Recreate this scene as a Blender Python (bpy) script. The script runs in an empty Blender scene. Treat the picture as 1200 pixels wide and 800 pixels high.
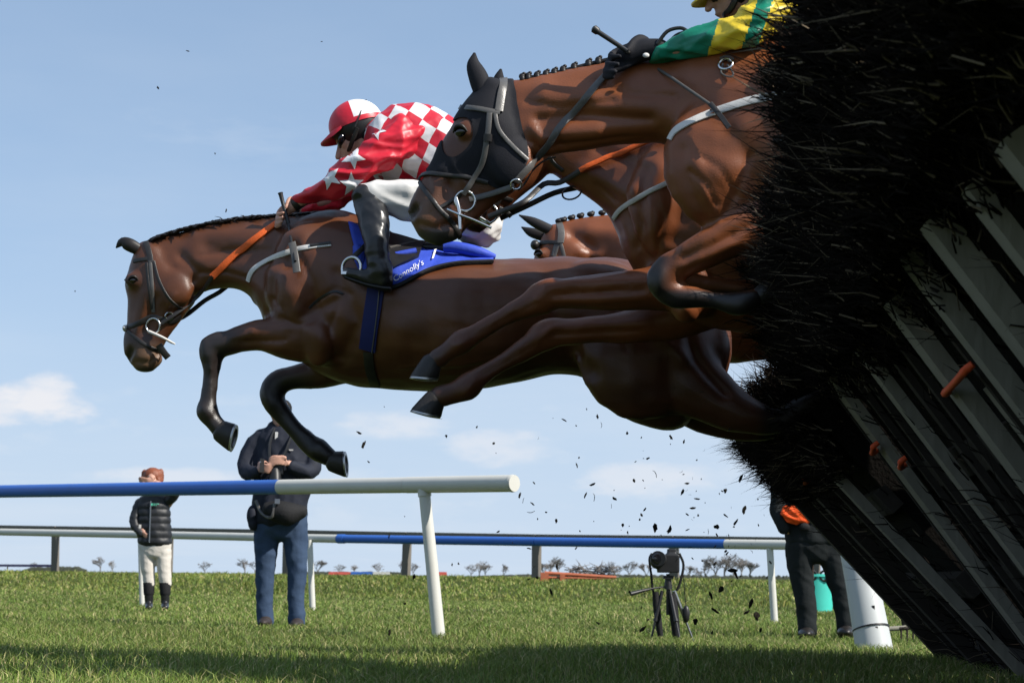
import bpy, bmesh, math, random
import numpy as np
from mathutils import Vector, Matrix
from mathutils.bvhtree import BVHTree

random.seed(7); RNG = np.random.default_rng(7)
S = bpy.context.scene
COL = S.collection
R = math.radians

# ------------------------------------------------------------------ camera, sky, sun, exposure
F = 2100.0                       # focal length in pixels of the 1200 x 800 photograph
CAM = np.array([0.0, 0.0, 0.43])
PITCH = math.atan(275.5 / F); ROLL = 0.0125
_f = np.array([0, math.cos(PITCH), math.sin(PITCH)])
_u = np.array([0, -math.sin(PITCH), math.cos(PITCH)])
_r = np.array([1.0, 0, 0])
FWD = _f
RIGHT = math.cos(ROLL) * _r + math.sin(ROLL) * _u
UP = math.cos(ROLL) * _u - math.sin(ROLL) * _r
cam = bpy.data.cameras.new('camera'); cam.lens = F * 36 / 1200; cam.sensor_width = 36
cam.dof.use_dof = True; cam.dof.focus_distance = 7.2; cam.dof.aperture_fstop = 9.0; cam.clip_start = 0.05; cam.clip_end = 6000
cam_o = bpy.data.objects.new('camera', cam); COL.objects.link(cam_o)
cam_o.matrix_world = Matrix(((RIGHT[0], UP[0], -FWD[0], CAM[0]), (RIGHT[1], UP[1], -FWD[1], CAM[1]),
                             (RIGHT[2], UP[2], -FWD[2], CAM[2]), (0, 0, 0, 1)))
S.camera = cam_o
TO_SUN = Vector((1.05, -0.52, 1.02)).normalized()
sun = bpy.data.lights.new('sun', 'SUN'); sun.energy = 5.0; sun.angle = R(0.53); sun.color = (1, 0.95, 0.87)
sun_o = bpy.data.objects.new('sun', sun); COL.objects.link(sun_o)
sun_o.rotation_euler = TO_SUN.to_track_quat('Z', 'Y').to_euler()
W = bpy.data.worlds.new('World'); S.world = W; W.use_nodes = True
def build_world():
    nt = W.node_tree; N = nt.nodes; L = nt.links
    bg = N['Background']
    sky = N.new('ShaderNodeTexSky'); sky.sky_type = 'NISHITA'; sky.sun_disc = False
    sky.sun_elevation = math.asin(TO_SUN.z); sky.sun_rotation = math.atan2(TO_SUN.x, TO_SUN.y)
    sky.air_density = 1.0; sky.dust_density = 0.6; sky.ozone_density = 2.2; sky.altitude = 60
    tc = N.new('ShaderNodeTexCoord')
    sep = N.new('ShaderNodeSeparateXYZ'); L.new(tc.outputs['Generated'], sep.inputs[0])
    def m(op, a, b=None, c=None, clamp=False):
        n = N.new('ShaderNodeMath'); n.operation = op; n.use_clamp = clamp
        for i, v in enumerate((a, b, c)):
            if v is None: continue
            if isinstance(v, (int, float)): n.inputs[i].default_value = v
            else: L.new(v, n.inputs[i])
        return n.outputs[0]
    # project the direction on to a cloud layer so that clouds get thinner and flatter toward the horizon
    zc = m('MAXIMUM', m('ADD', sep.outputs[2], 0.05), 0.03)
    cv = N.new('ShaderNodeCombineXYZ')
    L.new(m('DIVIDE', sep.outputs[0], zc), cv.inputs[0]); L.new(m('DIVIDE', sep.outputs[1], zc), cv.inputs[1])
    def noise(scale, detail, rough, vec, off=0):
        n = N.new('ShaderNodeTexNoise'); n.inputs['Scale'].default_value = scale
        n.inputs['Detail'].default_value = detail; n.inputs['Roughness'].default_value = rough
        if off:
            mp = N.new('ShaderNodeMapping'); mp.inputs['Location'].default_value = (off, off * .7, off * .3)
            L.new(vec, mp.inputs[0]); vec = mp.outputs[0]
        L.new(vec, n.inputs['Vector']); return n.outputs['Fac']
    def ramp(v, a, b):
        n = N.new('ShaderNodeMapRange'); n.interpolation_type = 'SMOOTHSTEP'
        L.new(v, n.inputs['Value']); n.inputs['From Min'].default_value = a; n.inputs['From Max'].default_value = b
        return n.outputs[0]
    veil = ramp(noise(.35, 6, .55, cv.outputs[0], 3.1), .42, .75)
    wisp = ramp(noise(.8, 8, .62, cv.outputs[0], 8.3), .56, .80)
    # low cumulus: direction-space blobs with ragged edges
    sc = N.new('ShaderNodeMapping'); sc.inputs['Scale'].default_value = (1, 1, 2.6)
    L.new(tc.outputs['Generated'], sc.inputs[0])
    rag = noise(26, 8, .6, sc.outputs[0])
    band = noise(9, 4, .5, sc.outputs[0], 5.5)
    lowmask = m('MULTIPLY', ramp(sep.outputs[2], 0.005, 0.04), m('SUBTRACT', 1.0, ramp(sep.outputs[2], 0.075, 0.13)))
    cum = m('MULTIPLY', ramp(m('ADD', m('MULTIPLY', rag, .45), m('MULTIPLY', band, .6)), .53, .68), lowmask)
    def puff(px, py, rx, rz):
        d = FWD + (px - 600) / F * RIGHT - (py - 400) / F * UP; d = d / np.linalg.norm(d)
        dx = m('DIVIDE', m('SUBTRACT', sep.outputs[0], float(d[0])), rx)
        dz = m('DIVIDE', m('SUBTRACT', sep.outputs[2], float(d[2])), rz)
        q = m('ADD', m('POWER', m('ABSOLUTE', dx), 2.0), m('POWER', m('ABSOLUTE', dz), 2.0))
        q = m('ADD', q, m('MULTIPLY', m('SUBTRACT', rag, .46), 4.2))
        fwd = m('GREATER_THAN', sep.outputs[1], 0)
        return m('MULTIPLY', m('SUBTRACT', 1.0, ramp(q, .0, 1.5)), fwd)
    p = puff(42, 473, .030, .0115)
    for a in ((60, 466, .018, .012), (8, 480, .02, .008), (590, 527, .034, .010), (770, 563, .04, .010), (460, 497, .03, .008), (230, 560, .05, .006)):
        w = puff(*a); p = m('MAXIMUM', p, m('MULTIPLY', w, .55 if a[0] > 100 else .9))
    haze = m('ADD', .50, m('MULTIPLY', m('SUBTRACT', 1.0, ramp(sep.outputs[2], -.02, .34)), .36))
    cl = m('MAXIMUM', m('MULTIPLY', veil, .30), m('MULTIPLY', wisp, .34))
    cl = m('MAXIMUM', cl, m('MULTIPLY', cum, .40))
    mix0 = N.new('ShaderNodeMix'); mix0.data_type = 'RGBA'
    L.new(haze, mix0.inputs[0]); L.new(sky.outputs[0], mix0.inputs[6]); mix0.inputs[7].default_value = SKY_HAZE
    hz = N.new('ShaderNodeMix'); hz.data_type = 'RGBA'
    L.new(m('MULTIPLY', m('SUBTRACT', 1.0, ramp(sep.outputs[2], -.02, .22)), .62), hz.inputs[0]); L.new(mix0.outputs[2], hz.inputs[6]); hz.inputs[7].default_value = (6.6, 7.55, 8.6, 1); mix0 = hz
    mix1 = N.new('ShaderNodeMix'); mix1.data_type = 'RGBA'
    L.new(cl, mix1.inputs[0]); L.new(mix0.outputs[2], mix1.inputs[6]); mix1.inputs[7].default_value = SKY_CLOUD
    mix2 = N.new('ShaderNodeMix'); mix2.data_type = 'RGBA'
    L.new(m('MULTIPLY', p, .85), mix2.inputs[0]); L.new(mix1.outputs[2], mix2.inputs[6]); mix2.inputs[7].default_value = SKY_PUFF
    L.new(mix2.outputs[2], bg.inputs[0]); bg.inputs[1].default_value = 0.078
SKY_HAZE = (4.2, 6.0, 8.7, 1); SKY_CLOUD = (7.0, 7.7, 8.6, 1); SKY_PUFF = (8.6, 8.5, 8.7, 1)
build_world()
S.view_settings.view_transform = 'Standard'; S.view_settings.look = 'None'
S.view_settings.exposure = 0.42; S.view_settings.gamma = 1.0
S.render.engine = 'CYCLES'

# ------------------------------------------------------------------ helpers: pixels to places
def ray(px, py): return FWD + (px - 600) / F * RIGHT - (py - 400) / F * UP
def at(px, py, d):
    v = ray(px, py); return CAM + v * (d / v[1])
def project(V):
    q = np.asarray(V) - CAM
    z = q @ FWD
    return np.stack([600 + F * (q @ RIGHT) / z, 400 - F * (q @ UP) / z], 1)
class Plane:
    """upright plane through a thing's middle; px, py + offset across it give a point"""
    def __init__(self, px0, D, k=0.094):
        self.X0 = at(px0, 400, D)[0]; self.D = D; self.k = k
        n = np.array([k, 1.0, 0]); self.ln = np.linalg.norm(n); self.N = n / self.ln; self.n = n
        self.s = D / F
    def w(self, px, py, off=0.0):
        v = ray(px, py)
        return CAM + v * ((self.D + self.k * self.X0 + off * self.ln) / (v @ self.n))

# ------------------------------------------------------------------ helpers: geometry
def catmull(A, sub):
    A = np.asarray(A, float); n = len(A)
    if n < 3 or sub <= 1: 
        return A
    P = np.vstack([2 * A[0] - A[1], A, 2 * A[-1] - A[-2]])
    out = []
    for i in range(n - 1):
        p0, p1, p2, p3 = P[i], P[i + 1], P[i + 2], P[i + 3]
        for j in range(sub):
            t = j / sub
            out.append(.5 * ((2 * p1) + (-p0 + p2) * t + (2 * p0 - 5 * p1 + 4 * p2 - p3) * t * t + (-p0 + 3 * p1 - 3 * p2 + p3) * t ** 3))
    out.append(A[-1]); return np.array(out)
def rings_mesh(rings, cap=True):
    """rings: list of (n,3) arrays -> verts, faces"""
    n = len(rings[0]); V = np.vstack(rings); Fc = []
    for i in range(len(rings) - 1):
        a, b = i * n, (i + 1) * n
        for j in range(n):
            k = (j + 1) % n
            Fc.append((a + j, a + k, b + k, b + j))
    if cap:
        c0 = len(V); V = np.vstack([V, rings[0].mean(0), rings[-1].mean(0)])
        b = (len(rings) - 1) * n
        for j in range(n):
            k = (j + 1) % n
            Fc.append((c0, k, j)); Fc.append((c0 + 1, b + j, b + k))
    return V, Fc
def tube(pts, r, n=8, sub=1, r2=None, ref=None, cap=True, round_ends=False):
    """swept tube; r in the plane across `ref`, r2 along ref"""
    pts = np.asarray(pts, float); r = np.broadcast_to(np.asarray(r, float), (len(pts),)).copy()
    r2 = r.copy() if r2 is None else np.broadcast_to(np.asarray(r2, float), (len(pts),)).copy()
    if sub > 1 and len(pts) > 2:
        A = catmull(np.column_stack([pts, r, r2]), sub); pts, r, r2 = A[:, :3], A[:, 3], A[:, 4]
    T = np.gradient(pts, axis=0) if len(pts) > 2 else np.repeat([pts[-1] - pts[0]], 2, 0)
    T /= np.linalg.norm(T, axis=1, keepdims=True) + 1e-12
    if round_ends:
        def extra(p, t, a, b, sgn):
            o = []
            for f in (.35, .7, .92, 1.0):
                q = math.sqrt(max(0, 1 - f * f)); o.append((p + sgn * t * f * min(a, b), t, max(a * q, a * .08), max(b * q, b * .08)))
            return o
        st = extra(pts[0], T[0], r[0], r2[0], -1)[::-1]; en = extra(pts[-1], T[-1], r[-1], r2[-1], 1)
        pts = np.vstack([[x[0] for x in st], pts, [x[0] for x in en]]); T = np.vstack([[x[1] for x in st], T, [x[1] for x in en]])
        r = np.concatenate([[x[2] for x in st], r, [x[2] for x in en]]); r2 = np.concatenate([[x[3] for x in st], r2, [x[3] for x in en]])
    ref = np.array([0, 1.0, 0]) if ref is None else np.asarray(ref, float)
    rings = []; ang = np.linspace(0, 2 * math.pi, n, endpoint=False)
    for p, t, a, b in zip(pts, T, r, r2):
        rr = ref
        if abs(rr @ t) > .95: rr = np.array([0, 0, 1.0]) if abs(t[2]) < .9 else np.array([1.0, 0, 0])
        e1 = np.cross(t, rr); e1 /= np.linalg.norm(e1); e2 = np.cross(e1, t); e2 /= np.linalg.norm(e2)
        rings.append(p + np.outer(np.cos(ang) * a, e1) + np.outer(np.sin(ang) * b, e2))
    return rings_mesh(rings, cap)
def ball(c, rx, ry, rz, axes=None, n=14, m=9):
    c = np.asarray(c, float); A = np.eye(3) if axes is None else np.asarray(axes, float)
    rings = []
    for i in range(1, m):
        th = math.pi * i / m; ph = np.linspace(0, 2 * math.pi, n, endpoint=False)
        q = np.stack([np.sin(th) * np.cos(ph) * rx, np.sin(th) * np.sin(ph) * ry, np.full(n, math.cos(th) * rz)], 1)
        rings.append(c + q @ A)
    V, Fc = rings_mesh(rings, True)
    V[-2] = c + np.array([0, 0, rz]) @ A; V[-1] = c + np.array([0, 0, -rz]) @ A
    return V, Fc
def box(c, hx, hy, hz, axes=None, taper=1.0):
    A = np.eye(3) if axes is None else np.asarray(axes, float)
    q = np.array([(x * hx * (taper if z > 0 else 1), y * hy * (taper if z > 0 else 1), z * hz) for z in (-1, 1) for y in (-1, 1) for x in (-1, 1)])
    return np.asarray(c, float) + q @ A, [(0, 2, 3, 1), (4, 5, 7, 6), (0, 1, 5, 4), (2, 6, 7, 3), (0, 4, 6, 2), (1, 3, 7, 5)]
def loft(pl, secs, n=26, sub=4, off=0.0, egg=0.0, power=1.0):
    """secs: (tx,ty, bx,by, halfwidth[, off]) in pixels + metres -> closed body section"""
    A = []
    for s in secs:
        o = s[5] if len(s) > 5 else off
        A.append((s[0], s[1], s[2], s[3], s[4], o))
    A = catmull(A, sub); ang = np.linspace(0, 2 * math.pi, n, endpoint=False); rings = []
    def ring(T, B, w, k=1.0, shift=0):
        c = (T + B) / 2; h = (T - B) / 2 * k
        ca, sa = np.cos(ang), np.sin(ang)
        sw = np.sign(sa) * np.abs(sa) ** power
        return c + shift + np.outer(ca, h) + np.outer(sw * w * k * (1 - egg * ca), pl.N)
    for i, (tx, ty, bx, by, w, o) in enumerate(A):
        rings.append(ring(pl.w(tx, ty, o), pl.w(bx, by, o), w))
    def endcap(i, j):
        a, b = A[i], A[j]
        ca = (pl.w(a[0], a[1], a[5]) + pl.w(a[2], a[3], a[5])) / 2; cb = (pl.w(b[0], b[1], b[5]) + pl.w(b[2], b[3], b[5])) / 2
        d = ca - cb; d /= np.linalg.norm(d) + 1e-9
        T, B = pl.w(a[0], a[1], a[5]), pl.w(a[2], a[3], a[5]); r = min(a[4], np.linalg.norm(T - B) / 2) * .5
        return [ring(T, B, a[4], math.sqrt(1 - f * f), d * r * f) for f in (.5, .8, .96)]
    rings = endcap(0, 1)[::-1] + rings + endcap(-1, -2)
    return rings_mesh(rings, True)
def limb(pl, chain, off=0.0, n=14, sub=4):
    """chain: (px,py,r_px[, depth factor[, offset]])"""
    P, r, r2 = [], [], []
    for c in chain:
        f = c[3] if len(c) > 3 else 1.0; o = c[4] if len(c) > 4 else off
        P.append(pl.w(c[0], c[1], o)); r.append(c[2] * pl.s); r2.append(c[2] * pl.s * f)
    return tube(P, r, n, sub, r2, pl.N, True, True)
def join(parts):
    V = []; Fc = []; o = 0
    for v, f in parts:
        V.append(np.asarray(v)); Fc += [tuple(i + o for i in q) for q in f]; o += len(v)
    return np.vstack(V), Fc
def new_mesh(name, V, Fc):
    me = bpy.data.meshes.new(name); me.from_pydata(np.asarray(V, float).tolist(), [], [tuple(int(i) for i in q) for q in Fc]); me.update(); return me
def smooth_shade(me, on=True): me.polygons.foreach_set('use_smooth', [on] * len(me.polygons))
def remesh(parts, voxel, it=5, lam=.5):
    V, Fc = join(parts); me = new_mesh('tmp', V, Fc); o = bpy.data.objects.new('tmp', me); COL.objects.link(o)
    md = o.modifiers.new('r', 'REMESH'); md.mode = 'VOXEL'; md.voxel_size = voxel
    dg = bpy.context.evaluated_depsgraph_get(); out = bpy.data.meshes.new_from_object(o.evaluated_get(dg))
    bpy.data.objects.remove(o); bpy.data.meshes.remove(me)
    relax(out, it, lam); return out
def get_v(me):
    a = np.empty(len(me.vertices) * 3); me.vertices.foreach_get('co', a); return a.reshape(-1, 3)
def set_v(me, V): me.vertices.foreach_set('co', np.asarray(V, float).ravel()); me.update()
def relax(me, it, lam=.5):
    V = get_v(me); E = np.empty(len(me.edges) * 2, int); me.edges.foreach_get('vertices', E); E = E.reshape(-1, 2)
    deg = np.bincount(E.ravel(), minlength=len(V)).astype(float)[:, None]
    for k in range(it):
        for l in (lam, -lam * .96) if it > 3 else (lam,):       # Taubin: smooth without shrinking
            S_ = np.zeros_like(V); np.add.at(S_, E[:, 0], V[E[:, 1]]); np.add.at(S_, E[:, 1], V[E[:, 0]])
            V = V + l * (S_ / np.maximum(deg, 1) - V)
    set_v(me, V)
def normals(me):
    a = np.empty(len(me.vertices) * 3); me.vertices.foreach_get('normal', a); return a.reshape(-1, 3)
def seg_dist(P, poly):
    """distance of 2D points to a polyline"""
    best = np.full(len(P), 1e9); poly = np.asarray(poly, float)
    if len(poly) == 1: return np.linalg.norm(P - poly[0], axis=1)
    for a, b in zip(poly[:-1], poly[1:]):
        ab = b - a; t = np.clip(((P - a) @ ab) / (ab @ ab + 1e-9), 0, 1)
        best = np.minimum(best, np.linalg.norm(P - (a + t[:, None] * ab), axis=1))
    return best
def sculpt(me, pl, strokes, both=True):
    """strokes: (polyline px, width px, height mm): muscles (+) and grooves (-) on the flanks"""
    V = get_v(me); Nn = normals(me); P = project(V); side = Nn @ pl.N
    wgt = np.clip(np.abs(side) * 1.6, 0, 1) if both else np.clip(-side * 1.6, 0, 1)
    D = np.zeros(len(V))
    for poly, w, h in strokes:
        D += h * .001 * np.exp(-(seg_dist(P, poly) / w) ** 2)
    set_v(me, V + Nn * (D * wgt)[:, None])
def paint(me, C, name='tint'):
    a = me.color_attributes.new(name, 'FLOAT_COLOR', 'POINT')
    C = np.column_stack([C, np.ones(len(C))]) if C.shape[1] == 3 else C
    a.data.foreach_set('color', C.astype(np.float32).ravel())
def bvh(me): return BVHTree.FromPolygons([v.co for v in me.vertices], [list(p.vertices) for p in me.polygons])
def surf(tree, pl, px, py, side=-1, lift=0.0):
    if side < 0:
        d = ray(px, py); o = CAM
    else:
        o = pl.w(px, py, .9); d = CAM - o
    d = Vector(d).normalized(); h = tree.ray_cast(Vector(o), d)
    if h[0] is None:
        h2 = tree.find_nearest(Vector(pl.w(px, py, 0)))
        n = h2[1]; return np.array(h2[0] + n * lift), np.array(n)
    n = h[1] if h[1].dot(d) < 0 else -h[1]
    return np.array(h[0] + n * lift), np.array(n)
def densify(poly, step):
    out = []; poly = [np.asarray(p, float) for p in poly]
    for a, b in zip(poly[:-1], poly[1:]):
        k = max(1, int(math.ceil(np.linalg.norm((b - a)[:2]) / step)))
        for j in range(k): out.append(a + (b - a) * j / k)
    out.append(poly[-1]); return np.array(out)
def ribbon(P, Nn, width, thick):
    """leather strap: rectangular section swept along P with the flat side facing Nn"""
    P = np.asarray(P, float); Nn = np.asarray(Nn, float)
    T = np.gradient(P, axis=0); T /= np.linalg.norm(T, axis=1, keepdims=True) + 1e-12
    B = np.cross(T, Nn); B /= np.linalg.norm(B, axis=1, keepdims=True) + 1e-12
    width = np.broadcast_to(np.asarray(width, float), (len(P),))
    rings = []
    for p, nn, b, w in zip(P, Nn, B, width):
        h, t = w / 2, thick / 2
        rings.append(np.array([p + b * h - nn * t, p + b * h + nn * t * .6, p + b * h * .85 + nn * t, p - b * h * .85 + nn * t, p - b * h + nn * t * .6, p - b * h - nn * t]))
    return rings_mesh(rings, True)
def strap(tree, pl, poly, width, thick=.005, lift=.003, side=-1, step=5):
    D = densify(catmull(poly, 4) if len(poly) > 2 else poly, step); P, Nn = [], []
    for p in D:
        a, n = surf(tree, pl, p[0], p[1], side, lift); P.append(a); Nn.append(n)
    P = np.array(P); Nn = np.array(Nn)
    for k in range(2):
        if len(P) > 4: P[1:-1] = (P[:-2] + 2 * P[1:-1] + P[2:]) / 4; Nn[1:-1] = (Nn[:-2] + 2 * Nn[1:-1] + Nn[2:]) / 4
    Nn /= np.linalg.norm(Nn, axis=1, keepdims=True) + 1e-9
    return ribbon(P, Nn, width, thick)
def patch(tree, pl, top, bot, nu, nv, lift, thick, side=-1, wav=0.0):
    top = densify(top, 1e9); bot = densify(bot, 1e9)
    def res(poly, n):
        poly = np.asarray(poly, float); L = np.concatenate([[0], np.cumsum(np.linalg.norm(np.diff(poly, axis=0), axis=1))]); t = np.linspace(0, L[-1], n)
        return np.stack([np.interp(t, L, poly[:, i]) for i in range(2)], 1)
    a, b = res(top, nu), res(bot, nu); O = []; I = []
    for j in range(nv):
        q = a + (b - a) * j / (nv - 1)
        for i, (x, y) in enumerate(q):
            ww = wav * math.sin(i * 1.3 + j * .6) * math.sin(i * .37 + 1) if wav else 0
            p, n = surf(tree, pl, x, y, side, 0); O.append(p + n * (lift + thick + ww)); I.append(p + n * (lift * .3))
    O = np.array(O); G = O.reshape(nv, nu, 3)
    for k in range(2): G[1:-1, 1:-1] = (G[:-2, 1:-1] + G[2:, 1:-1] + G[1:-1, :-2] + G[1:-1, 2:] + 2 * G[1:-1, 1:-1]) / 6
    O = G.reshape(-1, 3); n = nu * nv; V = np.vstack([O, I]); Fc = []
    for j in range(nv - 1):
        for i in range(nu - 1):
            q = j * nu + i; f = (q, q + 1, q + nu + 1, q + nu)
            if side > 0: f = f[::-1]
            Fc.append(f); Fc.append(tuple(x + n for x in f[::-1]))
    edge = [j for j in range(nu)] + [nu * (j + 1) + nu - 1 for j in range(nv - 1)] + [n - 2 - j for j in range(nu - 1)] + [nu * (nv - 2 - j) for j in range(nv - 1)]
    for p, q in zip(edge[:-1], edge[1:]): Fc.append((p, p + n, q + n, q))
    return V, Fc
def torus(c, Rr, r, axis, n=20, m=7, sx=1.0, e1=None):
    axis = np.asarray(axis, float); axis /= np.linalg.norm(axis)
    if e1 is None: e1 = np.cross(axis, [0, 0, 1.0] if abs(axis[2]) < .9 else [1.0, 0, 0])
    e1 = np.asarray(e1, float); e1 -= axis * (e1 @ axis); e1 /= np.linalg.norm(e1); e2 = np.cross(axis, e1); V = []; Fc = []
    for i in range(n):
        a = 2 * math.pi * i / n; d = e1 * math.cos(a) * sx + e2 * math.sin(a); c0 = np.asarray(c) + d * Rr
        dn = d / np.linalg.norm(d)
        for j in range(m):
            b = 2 * math.pi * j / m; V.append(c0 + dn * math.cos(b) * r + axis * math.sin(b) * r)
    for i in range(n):
        for j in range(m):
            Fc.append((i * m + j, i * m + (j + 1) % m, ((i + 1) % n) * m + (j + 1) % m, ((i + 1) % n) * m + j))
    return np.array(V), Fc

# ------------------------------------------------------------------ helpers: objects
def thing(name, label, cat, loc, group=None):
    o = bpy.data.objects.new(name, None); COL.objects.link(o); o.location = Vector(loc); o.empty_display_size = .1
    o['label'] = label; o['category'] = cat
    if group: o['group'] = group
    return o
def world_loc(o):
    v = Vector((0, 0, 0))
    while o is not None: v = v + o.location; o = o.parent
    return np.array(v)
def obj(name, geo, mat, parent=None, smooth=True, kind=None):
    """link one mesh object; geometry is given in world coordinates"""
    me = geo if isinstance(geo, bpy.types.Mesh) else new_mesh(name, *(join(geo) if isinstance(geo, list) else geo))
    me.name = name
    base = world_loc(parent) if parent is not None else np.zeros(3)
    V = get_v(me)
    o = bpy.data.objects.new(name, me); COL.objects.link(o)
    c = V.mean(0) if parent is not None else np.zeros(3)
    set_v(me, V - c); o.location = Vector(c - base)
    if parent is not None: o.parent = parent
    smooth_shade(me, smooth)
    if smooth and me is not geo: me.set_sharp_from_angle(angle=R(52))
    for mm in (mat if isinstance(mat, (list, tuple)) else [mat]): me.materials.append(mm)
    if kind: o['kind'] = kind
    return o
def lone(name, geo, mat, label, cat, group=None, smooth=True, kind=None):
    """a thing that is a single mesh: its origin stands at its base"""
    me = geo if isinstance(geo, bpy.types.Mesh) else new_mesh(name, *(join(geo) if isinstance(geo, list) else geo))
    me.name = name
    V = get_v(me); c = V.mean(0); c[2] = V[:, 2].min(); set_v(me, V - c)
    o = bpy.data.objects.new(name, me); COL.objects.link(o); o.location = Vector(c)
    smooth_shade(me, smooth)
    for mm in (mat if isinstance(mat, (list, tuple)) else [mat]): me.materials.append(mm)
    if label: o['label'] = label
    if cat: o['category'] = cat
    if group: o['group'] = group
    if kind: o['kind'] = kind
    return o

# ------------------------------------------------------------------ materials
def nodes_of(name):
    m = bpy.data.materials.new(name); m.use_nodes = True; nt = m.node_tree
    return m, nt, nt.nodes, nt.links, nt.nodes['Principled BSDF']
def mat(name, col, rough=.6, spec=.4, var=.15, vscale=20, bump=.0, bscale=80, metal=0, col2=None, attr=None, coat=0, sheen=0, stretch=None, detail=6):
    m, nt, N, L, b = nodes_of(name)
    b.inputs['Roughness'].default_value = rough; b.inputs['Specular IOR Level'].default_value = spec; b.inputs['Metallic'].default_value = metal
    if coat: b.inputs['Coat Weight'].default_value = coat; b.inputs['Coat Roughness'].default_value = .35
    if sheen: b.inputs['Sheen Weight'].default_value = sheen
    tc = N.new('ShaderNodeTexCoord'); vec = tc.outputs['Object']
    if stretch:
        mp = N.new('ShaderNodeMapping'); mp.inputs['Scale'].default_value = stretch; L.new(vec, mp.inputs[0]); vec = mp.outputs[0]
    n = N.new('ShaderNodeTexNoise'); n.inputs['Scale'].default_value = vscale; n.inputs['Detail'].default_value = detail; L.new(vec, n.inputs[0])
    mx = N.new('ShaderNodeMix'); mx.data_type = 'RGBA'; L.new(n.outputs['Fac'], mx.inputs[0])
    c2 = col2 if col2 else tuple(min(1, c * (1 + var)) for c in col); c1 = col if col2 else tuple(c * (1 - var) for c in col)
    mx.inputs[6].default_value = (*c1, 1); mx.inputs[7].default_value = (*c2, 1); out = mx.outputs[2]
    if attr:
        at_ = N.new('ShaderNodeAttribute'); at_.attribute_name = attr
        ml = N.new('ShaderNodeMix'); ml.data_type = 'RGBA'; ml.blend_type = 'MULTIPLY'; ml.inputs[0].default_value = 1
        L.new(out, ml.inputs[6]); L.new(at_.outputs['Color'], ml.inputs[7]); out = ml.outputs[2]
    L.new(out, b.inputs['Base Color'])
    rr = N.new('ShaderNodeMapRange'); L.new(n.outputs['Fac'], rr.inputs[0]); rr.inputs[3].default_value = max(0, rough - .08); rr.inputs[4].default_value = min(1, rough + .08)
    L.new(rr.outputs[0], b.inputs['Roughness'])
    if bump:
        n2 = N.new('ShaderNodeTexNoise'); n2.inputs['Scale'].default_value = bscale; n2.inputs['Detail'].default_value = 5; L.new(vec, n2.inputs[0])
        bp = N.new('ShaderNodeBump'); bp.inputs['Strength'].default_value = bump; bp.inputs['Distance'].default_value = .01
        L.new(n2.outputs['Fac'], bp.inputs['Height']); L.new(bp.outputs[0], b.inputs['Normal'])
    return m
M = {}
M['coat'] = mat('horse_coat', (1.0, .98, .95), .39, .5, attr='tint', col2=(.38, .365, .35), vscale=7, bump=.16, bscale=210, stretch=(.8, 1, 1.6), detail=9)
M['hoof'] = mat('hoof_horn', (.022, .019, .017), .45, .4, .3, 60, .15, 120)
M['shoe'] = mat('aluminium_shoe', (.42, .41, .40), .38, .5, .2, 40, metal=.9)
M['mane'] = mat('mane_hair', (.012, .009, .008), .5, .4, .4, 60)
M['leather'] = mat('black_leather', (.016, .014, .013), .42, .5, .3, 60, .1, 200)
M['grey_leather'] = mat('worn_grey_leather', (.085, .08, .075), .38, .5, .25, 50, .1, 200)
M['boot'] = mat('polished_boot_leather', (.012, .012, .013), .33, .5, .3, 30, .06, 60)
M['web_white'] = mat('white_webbing', (.62, .60, .57), .7, .3, .12, 60, .15, 300)
M['orange_rein'] = mat('orange_rubber_rein_grip', (.72, .12, .02), .6, .3, .2, 90, .3, 300)
M['steel'] = mat('polished_steel', (.62, .62, .62), .22, .5, .1, 30, metal=1)
M['eye'] = mat('horse_eye', (.008, .005, .004), .06, .8, .1, 30)
M['hood'] = mat('black_hood_cloth', (.012, .012, .016), .75, .25, .2, 30, .15, 300)
M['blue_cloth'] = mat('blue_number_cloth', (.035, .075, .48), .6, .3, .2, 14, .2, 60)
M['blue_girth'] = mat('navy_girth_webbing', (.012, .018, .10), .7, .3, .2, 60, .15, 300)
M['saddle'] = mat('black_saddle_leather', (.012, .012, .014), .4, .45, .3, 30, .1, 120)
M['print_white'] = mat('white_print', (.78, .78, .78), .6, .3, .05, 40)
M['breeches'] = mat('white_breeches', (.60, .59, .57), .65, .3, .06, 10, .25, 14)
M['skin'] = mat('skin', (.46, .25, .18), .5, .4, .12, 30, .08, 120)
M['silk_red'] = mat('red_silk', (.56, .012, .03), .42, .45, .12, 12, .35, 16)
M['silk_white'] = mat('white_silk', (.78, .77, .78), .45, .45, .05, 12, .3, 16)
M['silk_green'] = mat('emerald_silk', (.005, .20, .12), .42, .45, .15, 12, .35, 18)
M['silk_yellow'] = mat('yellow_silk', (.78, .56, .03), .42, .45, .1, 12, .35, 18)
M['goggle'] = mat('dark_goggle', (.01, .01, .012), .12, .7, .1, 20)
M['rail_white'] = mat('white_plastic_rail', (.58, .575, .53), .45, .35, .06, 5, .03, 20, col2=(.50, .49, .44))
M['rail_blue'] = mat('blue_plastic_rail', (.03, .12, .44), .42, .4, .12, 6, .03, 20)
M['timber'] = mat('weathered_fence_timber', (.15, .135, .115), .85, .2, .3, 14, .4, 60, stretch=(1, 1, .12))
M['navy'] = mat('navy_jacket', (.016, .019, .03), .75, .25, .25, 18, .3, 30)
M['jeans'] = mat('blue_denim', (.018, .034, .072), .85, .2, .0, 7, .7, 16, col2=(.055, .088, .15))
M['black_fabric'] = mat('black_fabric', (.014, .014, .015), .8, .25, .25, 18, .3, 60)
M['puffer'] = mat('black_padded_nylon', (.016, .017, .020), .5, .35, .25, 18, .12, 60)
M['jodhpur'] = mat('cream_jodhpurs', (.54, .50, .45), .75, .25, .06, 12, .7, 18)
M['hair_red'] = mat('auburn_hair', (.20, .055, .022), .5, .4, .4, 40, .5, 90)
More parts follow.
